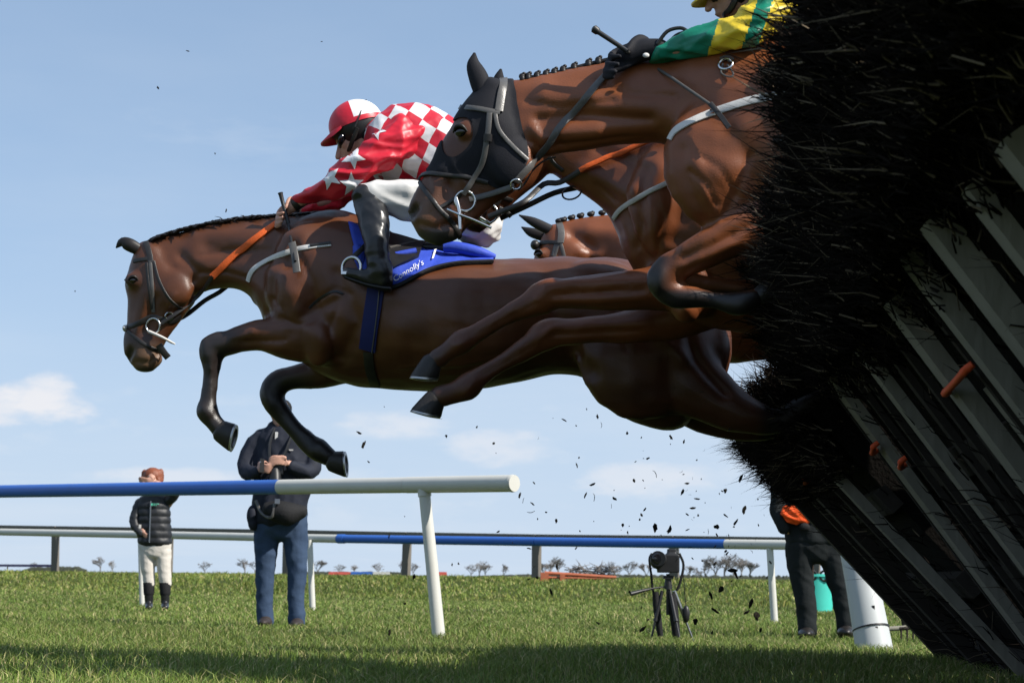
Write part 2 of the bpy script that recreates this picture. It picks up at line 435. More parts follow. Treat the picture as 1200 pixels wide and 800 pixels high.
M['olive'] = mat('dark_work_trousers', (.012, .015, .016), .85, .2, .4, 10, .8, 16)
M['hivis'] = mat('orange_hi_vis_fabric', (.95, .10, .015), .7, .3, .2, 26, .8, 24)
M['teal'] = mat('turquoise_plastic', (.06, .52, .43), .5, .4, .1, 10)
M['black_plastic'] = mat('black_plastic', (.013, .013, .014), .45, .45, .2, 30)
M['alu'] = mat('brushed_aluminium', (.36, .36, .37), .35, .5, .1, 30, metal=.9)
M['orange_plastic'] = mat('faded_orange_plastic', (.40, .12, .06), .6, .3, .2, 12)
M['red_plastic'] = mat('faded_red_plastic', (.55, .10, .08), .6, .3, .2, 12)
M['twig'] = mat('birch_twig', (1, 1, 1), .95, .06, attr='tint', col2=(.7, .7, .7), vscale=30)
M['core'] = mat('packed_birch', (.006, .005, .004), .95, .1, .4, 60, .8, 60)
M['frame_wood'] = mat('painted_fence_frame', (.15, .14, .112), .8, .2, .0, 7, .6, 24, col2=(.33, .305, .25), stretch=(1, 1, .3))
M['dark_wood'] = mat('creosoted_timber', (.035, .029, .024), .85, .2, .35, 10, .4, 40)
M['orange_tie'] = mat('orange_tie', (.72, .10, .03), .6, .3, .2, 40)
M['clod'] = mat('dark_turf', (.020, .017, .012), .95, .1, .4, 60, .6, 80)
M['bark'] = mat('bare_tree_bark', (.19, .175, .165), .9, .2, .3, 3)  # bark paled so that distance haze sits in its colour
M['hedge'] = mat('dark_hedgerow', (.055, .06, .045), .95, .1, .4, .6, .5, 2)
def silks_material(origin, ud, vd, size, red, white):
    """diamond checks printed on the silk body: two directions across the torso"""
    m, nt, N, L, b = nodes_of('checked_silk'); b.inputs['Roughness'].default_value = .45
    g = N.new('ShaderNodeNewGeometry')
    def dotn(d, o):
        s = N.new('ShaderNodeVectorMath'); s.operation = 'SUBTRACT'; L.new(g.outputs['Position'], s.inputs[0]); s.inputs[1].default_value = o
        v = N.new('ShaderNodeVectorMath'); v.operation = 'DOT_PRODUCT'; L.new(s.outputs[0], v.inputs[0]); v.inputs[1].default_value = d
        nz = N.new('ShaderNodeTexNoise'); nz.inputs['Scale'].default_value = 7; L.new(g.outputs['Position'], nz.inputs[0])
        a = N.new('ShaderNodeMath'); a.operation = 'MULTIPLY_ADD'; L.new(nz.outputs['Fac'], a.inputs[0]); a.inputs[1].default_value = .03; L.new(v.outputs['Value'], a.inputs[2])
        dd = N.new('ShaderNodeMath'); dd.operation = 'DIVIDE'; L.new(a.outputs[0], dd.inputs[0]); dd.inputs[1].default_value = size
        f = N.new('ShaderNodeMath'); f.operation = 'FLOOR'; L.new(dd.outputs[0], f.inputs[0]); return f.outputs[0]
    s = N.new('ShaderNodeMath'); s.operation = 'ADD'; L.new(dotn(ud, origin), s.inputs[0]); L.new(dotn(vd, origin), s.inputs[1])
    md = N.new('ShaderNodeMath'); md.operation = 'FLOORED_MODULO'; L.new(s.outputs[0], md.inputs[0]); md.inputs[1].default_value = 2
    gt = N.new('ShaderNodeMath'); gt.operation = 'GREATER_THAN'; L.new(md.outputs[0], gt.inputs[0]); gt.inputs[1].default_value = .5
    mx = N.new('ShaderNodeMix'); mx.data_type = 'RGBA'; L.new(gt.outputs[0], mx.inputs[0]); mx.inputs[6].default_value = (*red, 1); mx.inputs[7].default_value = (*white, 1)
    L.new(mx.outputs[2], b.inputs['Base Color'])
    n2 = N.new('ShaderNodeTexNoise'); n2.inputs['Scale'].default_value = 16; n2.inputs['Detail'].default_value = 4; L.new(g.outputs['Position'], n2.inputs[0])
    bp = N.new('ShaderNodeBump'); bp.inputs['Strength'].default_value = .35; bp.inputs['Distance'].default_value = .012; L.new(n2.outputs['Fac'], bp.inputs['Height']); L.new(bp.outputs[0], b.inputs['Normal'])
    return m
def grass_material(name, ramp_cols, transl=.25):
    m, nt, N, L, b = nodes_of(name)
    at_ = N.new('ShaderNodeAttribute'); at_.attribute_name = 'tint'
    L.new(at_.outputs['Color'], b.inputs['Base Color']); b.inputs['Roughness'].default_value = .55; b.inputs['Specular IOR Level'].default_value = .3
    tr = N.new('ShaderNodeBsdfTranslucent'); L.new(at_.outputs['Color'], tr.inputs[0])
    mx = N.new('ShaderNodeMixShader'); mx.inputs[0].default_value = transl
    L.new(b.outputs[0], mx.inputs[1]); L.new(tr.outputs[0], mx.inputs[2]); L.new(mx.outputs[0], N['Material Output'].inputs[0])
    return m
M['grass'] = grass_material('grass_blade', None)
def ground_material():
    m, nt, N, L, b = nodes_of('turf'); tc = N.new('ShaderNodeTexCoord')
    n = N.new('ShaderNodeTexNoise'); n.inputs['Scale'].default_value = .5; n.inputs['Detail'].default_value = 8; L.new(tc.outputs['Object'], n.inputs[0])
    n2 = N.new('ShaderNodeTexNoise'); n2.inputs['Scale'].default_value = 30; n2.inputs['Detail'].default_value = 6; L.new(tc.outputs['Object'], n2.inputs[0])
    mx = N.new('ShaderNodeMix'); mx.data_type = 'RGBA'; L.new(n.outputs['Fac'], mx.inputs[0]); mx.inputs[6].default_value = (.045, .075, .016, 1); mx.inputs[7].default_value = (.085, .12, .028, 1)
    m2 = N.new('ShaderNodeMix'); m2.data_type = 'RGBA'; L.new(n2.outputs['Fac'], m2.inputs[0]); L.new(mx.outputs[2], m2.inputs[6]); m2.inputs[7].default_value = (.05, .055, .018, 1)
    L.new(m2.outputs[2], b.inputs['Base Color']); b.inputs['Roughness'].default_value = .95; b.inputs['Specular IOR Level'].default_value = .1
    bp = N.new('ShaderNodeBump'); bp.inputs['Strength'].default_value = .6; bp.inputs['Distance'].default_value = .05; L.new(n2.outputs['Fac'], bp.inputs['Height']); L.new(bp.outputs[0], b.inputs['Normal'])
    return m
M['turf'] = ground_material()

# ================================================================== THE SETTING
CA = np.array([-11.7, 46.0]); CB = np.array([3.26, 36.0]); CT = (CB - CA) / np.linalg.norm(CB - CA); CN = np.array([-CT[1], CT[0]])
if CN[1] < 0: CN = -CN
def ground_z(X, Y):
    q = (X - CA[0]) * CN[0] + (Y - CA[1]) * CN[1]
    t = np.clip((q + 6.5) / 6.0, 0, 1); t = t * t * (3 - 2 * t)
    und = .012 * np.sin(X * 1.7 + Y * .6) + .010 * np.sin(X * .7 - Y * 1.3 + 1) * np.clip(Y / 12, 0, 1)
    far = np.clip((Y - 90) / 400, 0, 1)
    return .375 * t + und * np.clip(1.5 - Y / 80, 0, 1) - far * .15
def build_ground():
    ys = np.concatenate([np.linspace(-40, 4, 12), np.arange(4.5, 60, .5), np.geomspace(60.5, 5000, 40)])
    rows = []
    for y in ys:
        half = 60 if y < 60 else 60 + (y - 60) * 1.2
        rows.append(np.sign(np.linspace(-1, 1, 121)) * np.abs(np.linspace(-1, 1, 121)) ** 1.6 * half)
    X = np.array(rows); Y = np.repeat(ys[:, None], 121, 1); Z = ground_z(X, Y)
    V = np.stack([X, Y, Z], 2).reshape(-1, 3); n = 121
    Fc = [(j * n + i, j * n + i + 1, (j + 1) * n + i + 1, (j + 1) * n + i) for j in range(len(ys) - 1) for i in range(n - 1)]
    o = obj('ground', (V, Fc), M['turf']); o['kind'] = 'structure'
build_ground()

def grass(name, X, Y, hgt, wid, lean, cols, label):
    n = len(X); Z = ground_z(X, Y)
    a = RNG.uniform(0, 2 * math.pi, n); h = hgt * RNG.uniform(.45, 1.15, n); w = wid * RNG.uniform(.7, 1.3, n)
    le = lean * RNG.uniform(.1, 1.4, n) * h; la = RNG.uniform(0, 2 * math.pi, n)
    B = np.stack([X, Y, Z - .005], 1); sx = np.stack([np.cos(a), np.sin(a), 0 * a], 1) * (w / 2)[:, None]; ld = np.stack([np.cos(la), np.sin(la), 0 * a], 1)
    up = np.array([0, 0, 1.0]); m1 = B + ld * (le * .25)[:, None] + up * (h * .55)[:, None]; tp = B + ld * le[:, None] + up * (h * (1 - .25 * lean))[:, None]
    V = np.stack([B - sx, B + sx, m1 + sx * .8, m1 - sx * .8, tp], 1).reshape(-1, 3)
    k = np.arange(n) * 5
    me = bpy.data.meshes.new(name); me.vertices.add(n * 5); me.vertices.foreach_set('co', V.ravel())
    loops = np.stack([k, k + 1, k + 2, k + 3, k + 3, k + 2, k + 4], 1).ravel()
    me.loops.add(n * 7); me.loops.foreach_set('vertex_index', loops.astype(np.int32))
    st = np.stack([np.arange(n) * 7, np.arange(n) * 7 + 4], 1).ravel()
    me.polygons.add(n * 2); me.polygons.foreach_set('loop_start', st.astype(np.int32)); me.update(calc_edges=True)
    cols = np.asarray(cols, float); ci = RNG.integers(0, len(cols), n)
    patch_ = .5 + .5 * np.sin(X * .9 + 1.3 * np.sin(Y * .5)) * np.sin(Y * .7 + X * .3)
    C = cols[ci] * np.array([1.38, 1.12, 1.15]) * (RNG.uniform(.7, 1.3, n) * (.85 + .3 * patch_))[:, None]
    paint(me, np.repeat(C, 5, 0))
    o = obj(name, me, M['grass'], kind='stuff'); o['label'] = label; o['category'] = 'grass'
    return o
G_COLS = [(.115, .205, .036), (.095, .185, .032), (.14, .22, .044), (.19, .25, .07), (.08, .15, .026), (.125, .20, .04), (.10, .19, .034), (.30, .32, .15)]
def near_field():
    def strip(y0, y1, dens, h, w):
        A = (y1 - y0) * (.60 * (y0 + y1) / 2 + 4); n = int(A * dens)
        Y = RNG.uniform(y0, y1, n); X = RNG.uniform(-1, 1, n) * (.30 * Y + 2)
        keep = RNG.uniform(0, 1, n) < .35 + .65 * (np.sin(X * 5.1 + np.sin(Y * 3.3) * 2) * np.sin(Y * 4.7 + X * 2.2) * .5 + .5)
        return X[keep], Y[keep], np.full(keep.sum(), h), np.full(keep.sum(), w)
    P = [strip(5.6, 9, 3400, .085, .0042), strip(9, 13, 2700, .08, .005), strip(13, 20, 1300, .07, .007), strip(20, 32, 480, .065, .011), strip(32, 44, 170, .09, .018)]
    X, Y, h, w = [np.concatenate([p[i] for p in P]) for i in range(4)]
    grass('grass', X, Y, h, w, .75, G_COLS, 'short green turf across the racecourse landing side')
near_field()
def bank_grass():
    n = 34000; t = RNG.uniform(-6, 40, n); q = RNG.uniform(-6.2, 1.2, n)
    X = CA[0] + CT[0] * t + CN[0] * q; Y = CA[1] + CT[1] * t + CN[1] * q
    k = Y > 24; X, Y = X[k], Y[k]
    clump = np.sin(X * 2.3 + np.sin(Y * 1.7) * 2) * np.sin(Y * 2.9) * .5 + .5
    h = .06 + .10 * clump * RNG.uniform(.3, 1, len(X))
    grass('bank_grass', X, Y, h, np.full(len(X), .022), .9, [(.13, .20, .036), (.16, .235, .046), (.10, .16, .028), (.21, .24, .07)], 'long rough grass on the bank behind the white rail')
bank_grass()

# ------------------------------------------------------------------ running rails
def pipe(a, b, r, n=18): return tube([a, b], r, n)
def rail_axis(pts): return lambda x: np.array([np.interp(x, [p[0] for p in pts], [p[i] for p in pts]) for i in (1, 2)])
def near_rail():
    a, b = at(0, 575.5, 16.1), at(603, 566, 12.0)
    line = lambda t: a + (b - a) * t
    base = at(515, 747, 12.5); base[2] = ground_z(base[0], base[1])
    t_ = thing('running_rail', 'thick blue and white plastic rail ending in open air beneath the leaping horse', 'rail', base)
    def tx(px):                                        # parameter where the rail crosses a pixel column
        lo, hi = -2.0, 1.2
        for _ in range(50):
            m_ = (lo + hi) / 2
            if project([line(m_)])[0][0] < px: lo = m_
            else: hi = m_
        return lo
    r = .056
    obj('rail_tube', pipe(line(-1.1), line(tx(328)), r), M['rail_blue'], t_)['label'] = 'long blue length of rail'
    o = obj('rail_tube', pipe(line(tx(328.3)), line(tx(477)), r), M['rail_white'], t_); o['label'] = 'white length of rail'
    obj('rail_tube', pipe(line(tx(477.4)), line(tx(600)), r * 1.03), M['rail_white'], t_)['label'] = 'white end length of rail'
    obj('end_cap', tube([line(tx(599)), line(tx(600.5)), line(tx(603))], [r * 1.06, r * 1.08, r * 1.0], 18), M['rail_white'], t_)
    top = line(tx(497)); top = top - np.array([0, 0, .03])
    obj('post', [tube([base - [0, 0, .03], base + (top - base) * .5, top], [.046, .043, .040], 16)], M['rail_white'], t_)
    obj('collar', [tube([top - (top - base) * .05, top + [0, 0, .01]], [.047, .047], 16)], M['rail_white'], t_)
    for s in (-.45, -1.02):
        tp = line(s) - np.array([0, 0, .03]); bs = tp + (base - top); bs[2] = ground_z(bs[0], bs[1]) - .03
        obj('post', [tube([bs, tp], [.046, .040], 14)], M['rail_white'], t_)
near_rail()
def far_rail():
    pts = [(-60, 622, 26.6), (0, 623, 25.8), (167, 626, 23.8), (366, 630.5, 21.5), (640, 634.5, 19.6), (908, 638, 18.0), (1010, 639, 17.4), (1150, 641, 16.7)]
    W_ = lambda px: at(px, np.interp(px, [p[0] for p in pts], [p[1] for p in pts]), np.interp(px, [p[0] for p in pts], [p[2] for p in pts]))
    base = at(366, 714, 21.5); base[2] = ground_z(base[0], base[1])
    t_ = thing('running_rail', 'thin white and blue rail standing behind the woman in cream jodhpurs and the photographer', 'rail', base)
    r = .049
    def run(x0, x1, m_, rr=r):
        xs = np.linspace(x0, x1, max(2, int((x1 - x0) / 60)))
        return obj('rail_tube', tube([W_(x) for x in xs], rr, 14), m_, t_)
    run(-60, 180, M['rail_white']); run(180.5, 396, M['rail_white'])
    run(396.5, 404, M['rail_blue'], r * 1.12); run(404.5, 628, M['rail_blue']); run(628.5, 850, M['rail_blue']); run(850.5, 1150, M['rail_white'])
    for px, bx, by in ((164.5, 167, 708), (363, 366.5, 714), (902, 908, 729), (1110, 1116, 738)):
        tp = W_(px) - np.array([0, 0, .02]); bs = W_(px) + (at(bx, by, np.interp(bx, [p[0] for p in pts], [p[2] for p in pts])) - W_(px))
        bs[2] = ground_z(bs[0], bs[1]) - .03
        obj('post', tube([bs, tp], [.037, .035], 12), M['rail_white'], t_)
far_rail()
def timber_fence():
    D = lambda px: np.interp(px, [-120, 66, 790, 1150], [50, 46, 36, 32.8])
    Yt = lambda px: np.interp(px, [-120, 0, 300, 600, 860, 1150], [616, 618, 623, 629, 632, 637])
    g0 = at(475, 677, D(475)); g0[2] = ground_z(g0[0], g0[1])
    t_ = thing('timber_fence', 'weathered grey post and rail fence on the grass bank crest', 'fence', g0)
    posts = [-75, 66, 199, 337, 477, 629, 790, 955, 1120]
    for p in posts:
        tp = at(p, Yt(p) + 1, D(p)); bs = tp.copy(); bs[2] = ground_z(bs[0], bs[1]) - .05
        obj('post', box((tp + bs) / 2, .085, .06, (tp[2] - bs[2]) / 2, [[CT[0], CT[1], 0], [CN[0], CN[1], 0], [RNG.uniform(-.03, .02), 0, 1]]), M['timber'], t_, False)
    for a, b in zip(posts[:-1], posts[1:]):
        A, B = at(a + .5, Yt(a + .5), D(a + .5)), at(b - .5, Yt(b - .5), D(b - .5)); ax = (B - A); l = np.linalg.norm(ax); ax /= l
        obj('rail', box((A + B) / 2 + [0, 0, .015] , l / 2, .045, .05, [ax, np.cross([0, 0, 1.0], ax), [0, 0, 1]]), M['timber'], t_, False)
timber_fence()
def distant_rail():
    A, B = at(240, 673.5, 95), at(800, 683.5, 62)
    t_ = thing('distant_rail', 'thin white rail far off on the horizon beneath the bare trees', 'rail', (*A[:2], ground_z(*A[:2])))
    obj('rail_tube', tube([A, (A + B) / 2, B], .06, 8), M['rail_white'], t_)
    for k in np.linspace(0, 1, 15):
        p = A + (B - A) * k; g = p.copy(); g[2] = ground_z(p[0], p[1]) - .05
        if p[2] - g[2] > .05: obj('post', tube([g, p], .04, 6), M['rail_white'], t_)
    for px, w, m_, lb in ((398, 26, 'red_plastic', 'low red padded barrier on the horizon left of the timber post'), (426, 30, 'rail_blue', 'low blue padded barrier on the horizon'), (512, 24, 'red_plastic', 'low red padded barrier on the horizon just behind a timber post'), (447, 20, 'rail_white', 'low white padded barrier on the horizon')):
        c = at(px, 672.5, 88); g = ground_z(c[0], c[1]); h = c[2] + .12 - g
        o = thing('padded_barrier', lb, 'barrier', (c[0], c[1], g))
        hw = w * 88 / F / 2
        obj('panel', box((c[0], c[1], g + h * .62), hw, .09, h * .38, taper=.93), M[m_], o, False)
        for s in (-.8, .8): obj('foot', box((c[0] + s * hw, c[1], g + h * .12), .05, .22, h * .125), M['black_plastic'], o, False)
distant_rail()
def purple_rail():
    A, B = at(-40, 662, 70), at(61, 662.5, 66)
    t_ = thing('tape_barrier', 'thin purple tape line beyond the bank beside the timber fence', 'tape', (*((A + B) / 2)[:2], ground_z(*((A + B) / 2)[:2])))
    obj('tape', box((A + B) / 2, np.linalg.norm(B - A) / 2, .01, .045, [(B - A) / np.linalg.norm(B - A), [0, 1, 0], [0, 0, 1]]), mat('purple_tape', (.09, .06, .16), .6), t_, False)
    for k in (0, .5, 1):
        p = A + (B - A) * k; g = p.copy(); g[2] = ground_z(p[0], p[1]) - .05; obj('stake', tube([g, p], .025, 6), M['timber'], t_)
purple_rail()

# ------------------------------------------------------------------ far trees and hedgerow
def tree_mesh(seed, spread, dense):
    rnd = random.Random(seed); trunk = []; crown = []
    def branch(p, d, L, r, lev, out):
        q = p + d * L; out.append(tube([p, (p + q) / 2 + np.array([rnd.uniform(-.06, .06) * L, rnd.uniform(-.06, .06) * L, 0]), q], [r, r * .85, r * .7], 3 if lev > 1 else 6))
        if lev >= 6: return
        for k in range(rnd.choice((3, 4)) if lev < 2 else (3 if lev < 3 else 2 if lev < 5 else dense)):
            a = rnd.uniform(0, 2 * math.pi); tilt = rnd.uniform(.25, .75) * spread
            side = np.array([math.cos(a), math.sin(a), 0]); nd = d * math.cos(tilt) + side * math.sin(tilt); nd /= np.linalg.norm(nd)
            branch(p + d * L * rnd.uniform(.55, 1.0), nd, L * (1.25 if lev == 0 else 1) * rnd.uniform(.62, .8), max(r * .55, .011), lev + 1, crown)
    branch(np.zeros(3), np.array([rnd.uniform(-.08, .08), 0, 1.0]), .5, .06, 0, trunk)
    tv, cv = join(trunk), join(crown); h = cv[0][:, 2].max()
    return (tv[0] / h, tv[1]), (cv[0] / h, cv[1])
def trees():
    kinds = []
    for sd, sp, de in ((3, 1.0, 3), (5, 1.25, 4), (11, .8, 4), (17, 1.1, 3)):
        (tv, tf), (cv, cf) = tree_mesh(sd, sp, de)
        a, b = new_mesh('trunk', tv, tf), new_mesh('crown', cv, cf); a.materials.append(M['bark']); b.materials.append(M['bark']); kinds.append((a, b))
    spots = [(38, 664, 8, 0), (118, 664, 16, 3), (132, 665, 12, 1), (240, 666, 12, 1), (287, 667, 17, 3), (299, 667, 14, 1),
             (372, 671, 20, 2), (398, 671, 14, 1), (415, 671, 13, 0), (443, 672, 17, 1), (470, 672, 20, 3), (484, 672, 17, 1), (552, 673, 16, 1), (562, 673, 21, 3), (569, 673, 17, 0),
             (590, 674, 18, 1), (636, 676, 22, 2), (654, 676, 31, 0), (646, 676, 23, 2), (686, 677, 16, 1), (713, 677, 25, 3), (724, 677, 20, 1), (738, 677, 26, 0), (757, 678, 24, 2),
             (806, 679, 22, 2), (816, 679, 17, 3), (826, 680, 32, 1), (838, 680, 37, 0), (849, 680, 40, 3), (860, 680, 38, 1), (869, 681, 33, 0), (878, 681, 29, 2), (1042, 682, 24, 1), (1062, 682, 28, 3)]
    for i, (px, py, h, k) in enumerate(spots):
        d = 330 + (i * 37) % 90; p = at(px, py, d); g = ground_z(p[0], p[1]); H = .8 * h * d / F + max(0, p[2] - g)
        where = next(b for a, b in ((110, 'past the purple tape'), (260, 'between the person in jodhpurs and the photographer'), (310, 'behind the photographer'), (430, 'just past the photographer beyond the white rail post'),
                     (530, 'beyond the red and blue padded barriers'), (610, 'beyond the blue rail by the near white post'), (665, 'behind the fallen orange barrier'), (765, 'between the fallen orange barrier and the tripod'), (800, 'behind the tripod'), (900, 'in the clump beside the tripod camera'), (2000, 'behind the wing post')) if px < a)
        size = 'tall' if h >= 30 else 'medium' if h >= 20 else 'small'
        t_ = thing('bare_tree', f'{size} leafless tree on the far horizon {where}', 'tree', (p[0], p[1], g - .1), 'bare trees along the horizon')
        t_.scale = (H * 1.1, H * 1.1, H); t_.rotation_euler[2] = i * 1.7
        for me, nm in zip(kinds[k], ('trunk', 'crown')):
            o = bpy.data.objects.new(nm, me); COL.objects.link(o); o.parent = t_
trees()
def hedge(name, px0, px1, y0, y1, top0, top1, d, label):
    n = max(6, int((px1 - px0) / 2)); V = []; Fc = []
    for i in range(n + 1):
        t = i / n; px = px0 + (px1 - px0) * t; p = at(px, y0 + (y1 - y0) * t, d); h = (top0 + (top1 - top0) * t) * d / F * RNG.uniform(.7, 1.15) * (math.sin(min(1, t * 6, (1 - t) * 6) * math.pi / 2))
        g = ground_z(p[0], p[1]) - .2
        V += [(p[0], d - 1.6, g), (p[0], d - 1.3, p[2] + h * .7), (p[0], d, p[2] + h), (p[0], d + 1.3, p[2] + h * .7), (p[0], d + 1.6, g)]
        if i:
            for j in range(4): a = (i - 1) * 5 + j; Fc.append((a, a + 5, a + 6, a + 1))
    Fc += [(0, 1, 2, 3, 4), tuple(n * 5 + j for j in (4, 3, 2, 1, 0))]
    o = lone(name, (np.array(V, float), Fc), M['hedge'], label, 'hedge', smooth=False); return o
hedge('hedgerow', 560, 1130, 674, 684, 3.0, 8.0, 300, 'long dark hedgerow under the bare trees on the horizon')
hedge('hedgerow', 30, 100, 667, 667, 3, 4, 300, 'short low hedge left of the woman on the horizon')
hedge('hedgerow', 345, 480, 671, 672, 2, 2.5, 300, 'low hedge behind the photographer on the horizon')

# ------------------------------------------------------------------ birch obstacle
E_ = np.array([.093, 1.0, 0]); E_ /= np.linalg.norm(E_); PP = np.array([-1.0, .093, 0]); PP /= np.linalg.norm(PP)
def fence_base(d): return np.array([1.55 + .093 * d, d, 0.0])
def fence_pt(d, s, n, ang):
    """d along the obstacle, s up its slope, n out of its landing face"""
    a = R(ang); up = PP * math.sin(a) + np.array([0, 0, 1.0]) * math.cos(a); nr = PP * math.cos(a) - np.array([0, 0, 1.0]) * math.sin(a)
    return fence_base(d) + up * s + nr * n
def fence_axes(ang):
    a = R(ang); up = PP * math.sin(a) + np.array([0, 0, 1.0]) * math.cos(a); nr = PP * math.cos(a) - np.array([0, 0, 1.0]) * math.sin(a)
    return [E_, nr, up]
def birch_panel(d0, d1, ang, bars, seed, label, s_brush, bulge, ties, boards, tall):
    rng = np.random.default_rng(seed); A = fence_axes(ang)
    t_ = thing('birch_fence', label, 'fence', fence_base((d0 + d1) / 2), 'leaning birch obstacle panels')
    c = lambda d, s, n: fence_pt(d, s, n, ang)
    # packed birch core and timber frame
    dm = (d0 + d1) / 2; hd = (d1 - d0) / 2
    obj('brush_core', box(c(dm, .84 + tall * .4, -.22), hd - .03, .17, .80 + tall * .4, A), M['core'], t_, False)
    for s in (.10, .55, 1.02):
        obj('cross_rail', box(c(dm, s, -.035), hd, .03, .055, A), M['dark_wood'], t_, False)
    for d, w, th, m_ in bars:
        tw = rng.normal(0, .022); ax = [A[0] * math.cos(tw) + A[2] * math.sin(tw), A[1], A[2] * math.cos(tw) - A[0] * math.sin(tw)]
        obj('upright', box(c(d, .76 + rng.uniform(-.03, .03), .018 + th), w / 2, th, .80, ax, rng.uniform(.85, 1.0)), M[m_], t_, False)
    for d, w, s, ht, m_ in boards:
        obj('board', box(c(d, s, .006), w / 2, .012, ht / 2, A), M[m_], t_, False)
    for d, s, w in ties:
        obj('tie', [tube([c(d + w / 2, s - .012, .062), c(d + w * .45, s - .010, .086), c(d + w * .2, s - .006, .088), c(d - w * .2, s + .002, .086), c(d - w * .45, s + .008, .086), c(d - w / 2, s + .010, .062)], [.010, .012, .011, .011, .012, .010], 7, 3)], M['orange_tie'], t_)
    obj('base_rail', box(c(dm, .03, -.02), hd + .02, .08, .05, A), M['dark_wood'], t_, False)
    # loose birch: thousands of twigs
    L = d1 - d0; n = int(L * 12500); d = rng.uniform(d0, d1, n); kind = rng.uniform(0, 1, n)
    s = np.where(kind < .55, rng.uniform(1.33 if tall else 1.25, 1.62 + tall, n), rng.uniform(s_brush, 1.58 + tall, n)); nn = np.where(kind < .55, rng.uniform(-.42, .08, n), rng.uniform(-.03, .08 + tall * .25, n))
    if tall: s = s + .10 * np.clip((4.8 - d) / 1.2, 0, 1) * (s > 1.3)
    clump = .5 + .5 * np.sin(d * 7.3 + np.sin(d * 2.9) * 2); ln = rng.uniform(.045, .14, n) * (.7 + .5 * clump)
    ln = np.where(rng.uniform(0, 1, n) < .006, ln * 2.0, ln); s = s + .08 + .05 * np.sin(d * 11 + np.sin(d * 5) * 2)
    up, nr = A[2], A[1]
    dirs = np.outer(np.ones(n), up) * rng.uniform(.5, 1.1, n)[:, None] + np.outer(np.where(kind < .55, rng.normal(.10, .38, n), rng.uniform(.0, bulge, n)), nr) + np.outer(rng.normal(0, .42, n), E_)
    dirs += np.array([0, 0, -1.0]) * np.where(kind < .55, rng.uniform(0, .12, n), rng.uniform(0, .35, n))[:, None]
    dirs /= np.linalg.norm(dirs, axis=1, keepdims=True)
    base0 = np.array([fence_base(x) for x in d]) + np.outer(s, up) + np.outer(nn, nr)
    low = rng.uniform(0, 1, n) < (.012 if tall else .015)                       # stray birch worked in lower down and at the foot
    s = np.where(low, rng.uniform(.0, 1.3, n) ** 1.3, s); nn = np.where(low, rng.uniform(-.06, .05, n), nn); ln = np.where(low, ln * 1.5, ln)
    base0 = np.array([fence_base(x) for x in d]) + np.outer(s, up) + np.outer(nn, nr)
    curve = rng.normal(0, .30, (n, 3)); mid = base0 + dirs * (ln * .5)[:, None]; tip = base0 + (dirs + curve) * ln[:, None]
    r0 = rng.uniform(.0018, .0042, n)
    e1 = np.cross(dirs, [0, 0, 1.0]); e1 /= np.linalg.norm(e1, axis=1, keepdims=True) + 1e-9; e2 = np.cross(dirs, e1)
    V = np.empty((n, 7, 3))
    for k in range(3):
        a = 2 * math.pi * k / 3; o_ = e1 * math.cos(a) + e2 * math.sin(a)
        V[:, k] = base0 + o_ * r0[:, None]; V[:, 3 + k] = mid + o_ * (r0 * .75)[:, None]
    V[:, 6] = tip
    b = (np.arange(n) * 7)[:, None]
    quads = np.concatenate([b + np.array([[k, (k + 1) % 3, 3 + (k + 1) % 3, 3 + k]]) for k in range(3)], 0); tris = np.concatenate([b + np.array([[3 + k, 3 + (k + 1) % 3, 6]]) for k in range(3)], 0)
    me = bpy.data.meshes.new('birch_twigs'); me.vertices.add(n * 7); me.vertices.foreach_set('co', V.ravel())
    nl = len(quads) * 4 + len(tris) * 3; me.loops.add(nl); me.loops.foreach_set('vertex_index', np.concatenate([quads.ravel(), tris.ravel()]).astype(np.int32))
    me.polygons.add(len(quads) + len(tris)); me.polygons.foreach_set('loop_start', np.concatenate([np.arange(len(quads)) * 4, len(quads) * 4 + np.arange(len(tris)) * 3]).astype(np.int32)); me.update(calc_edges=True)
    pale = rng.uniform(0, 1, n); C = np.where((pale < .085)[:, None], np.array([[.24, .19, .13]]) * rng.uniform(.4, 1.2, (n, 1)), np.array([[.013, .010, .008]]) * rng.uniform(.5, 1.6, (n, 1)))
    paint(me, np.repeat(C, 7, 0))
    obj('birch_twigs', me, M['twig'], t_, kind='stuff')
def obstacle():
    rng = random.Random(4); bars = []; ties = []; boards = []
    for i, (d, w) in enumerate(((2.3, .10), (3.06, .10), (3.5, .08), (3.9, .11), (4.36, .08), (4.92, .12), (5.9, .09), (6.9, .14))):
        bars.append((d, w, rng.choice((.020, .026, .032)), 'frame_wood'))
    for d in (2.7, 4.6, 5.3, 5.55, 6.25, 6.5, 7.15): bars.append((d, rng.choice((.03, .04, .055)), .012, 'dark_wood'))
    for d, w, s in ((3.66, .26, 1.08), (3.25, .2, 1.12), (4.62, .34, .98), (4.12, .24, .95), (5.1, .2, .62)): boards.append((d, w, s, .42, 'frame_wood'))
    ties = [(4.70, 1.25, .46), (4.40, .98, .09), (6.88, 1.22, .15), (6.5, 1.12, .10)]
    birch_panel(1.9, 7.3, 36, bars, 1, 'tall leaning birch obstacle panel with pale uprights and orange ties, overhanging the grass', 1.47, .5, ties, boards, .28)
    bars2 = [(7.55, .085, .022, 'frame_wood'), (8.05, .05, .012, 'dark_wood'), (8.62, .12, .03, 'dark_wood'), (9.3, .07, .016, 'dark_wood'), (9.66, .11, .04, 'dark_wood')]
    birch_panel(7.36, 9.75, 43, bars2, 2, 'far birch obstacle panel tipped furthest over, shaggy brush hanging above the orange jacket', 1.15, 1.1, [(9.5, 1.62, .12), (8.3, 1.3, .08)], [], 0)
obstacle()

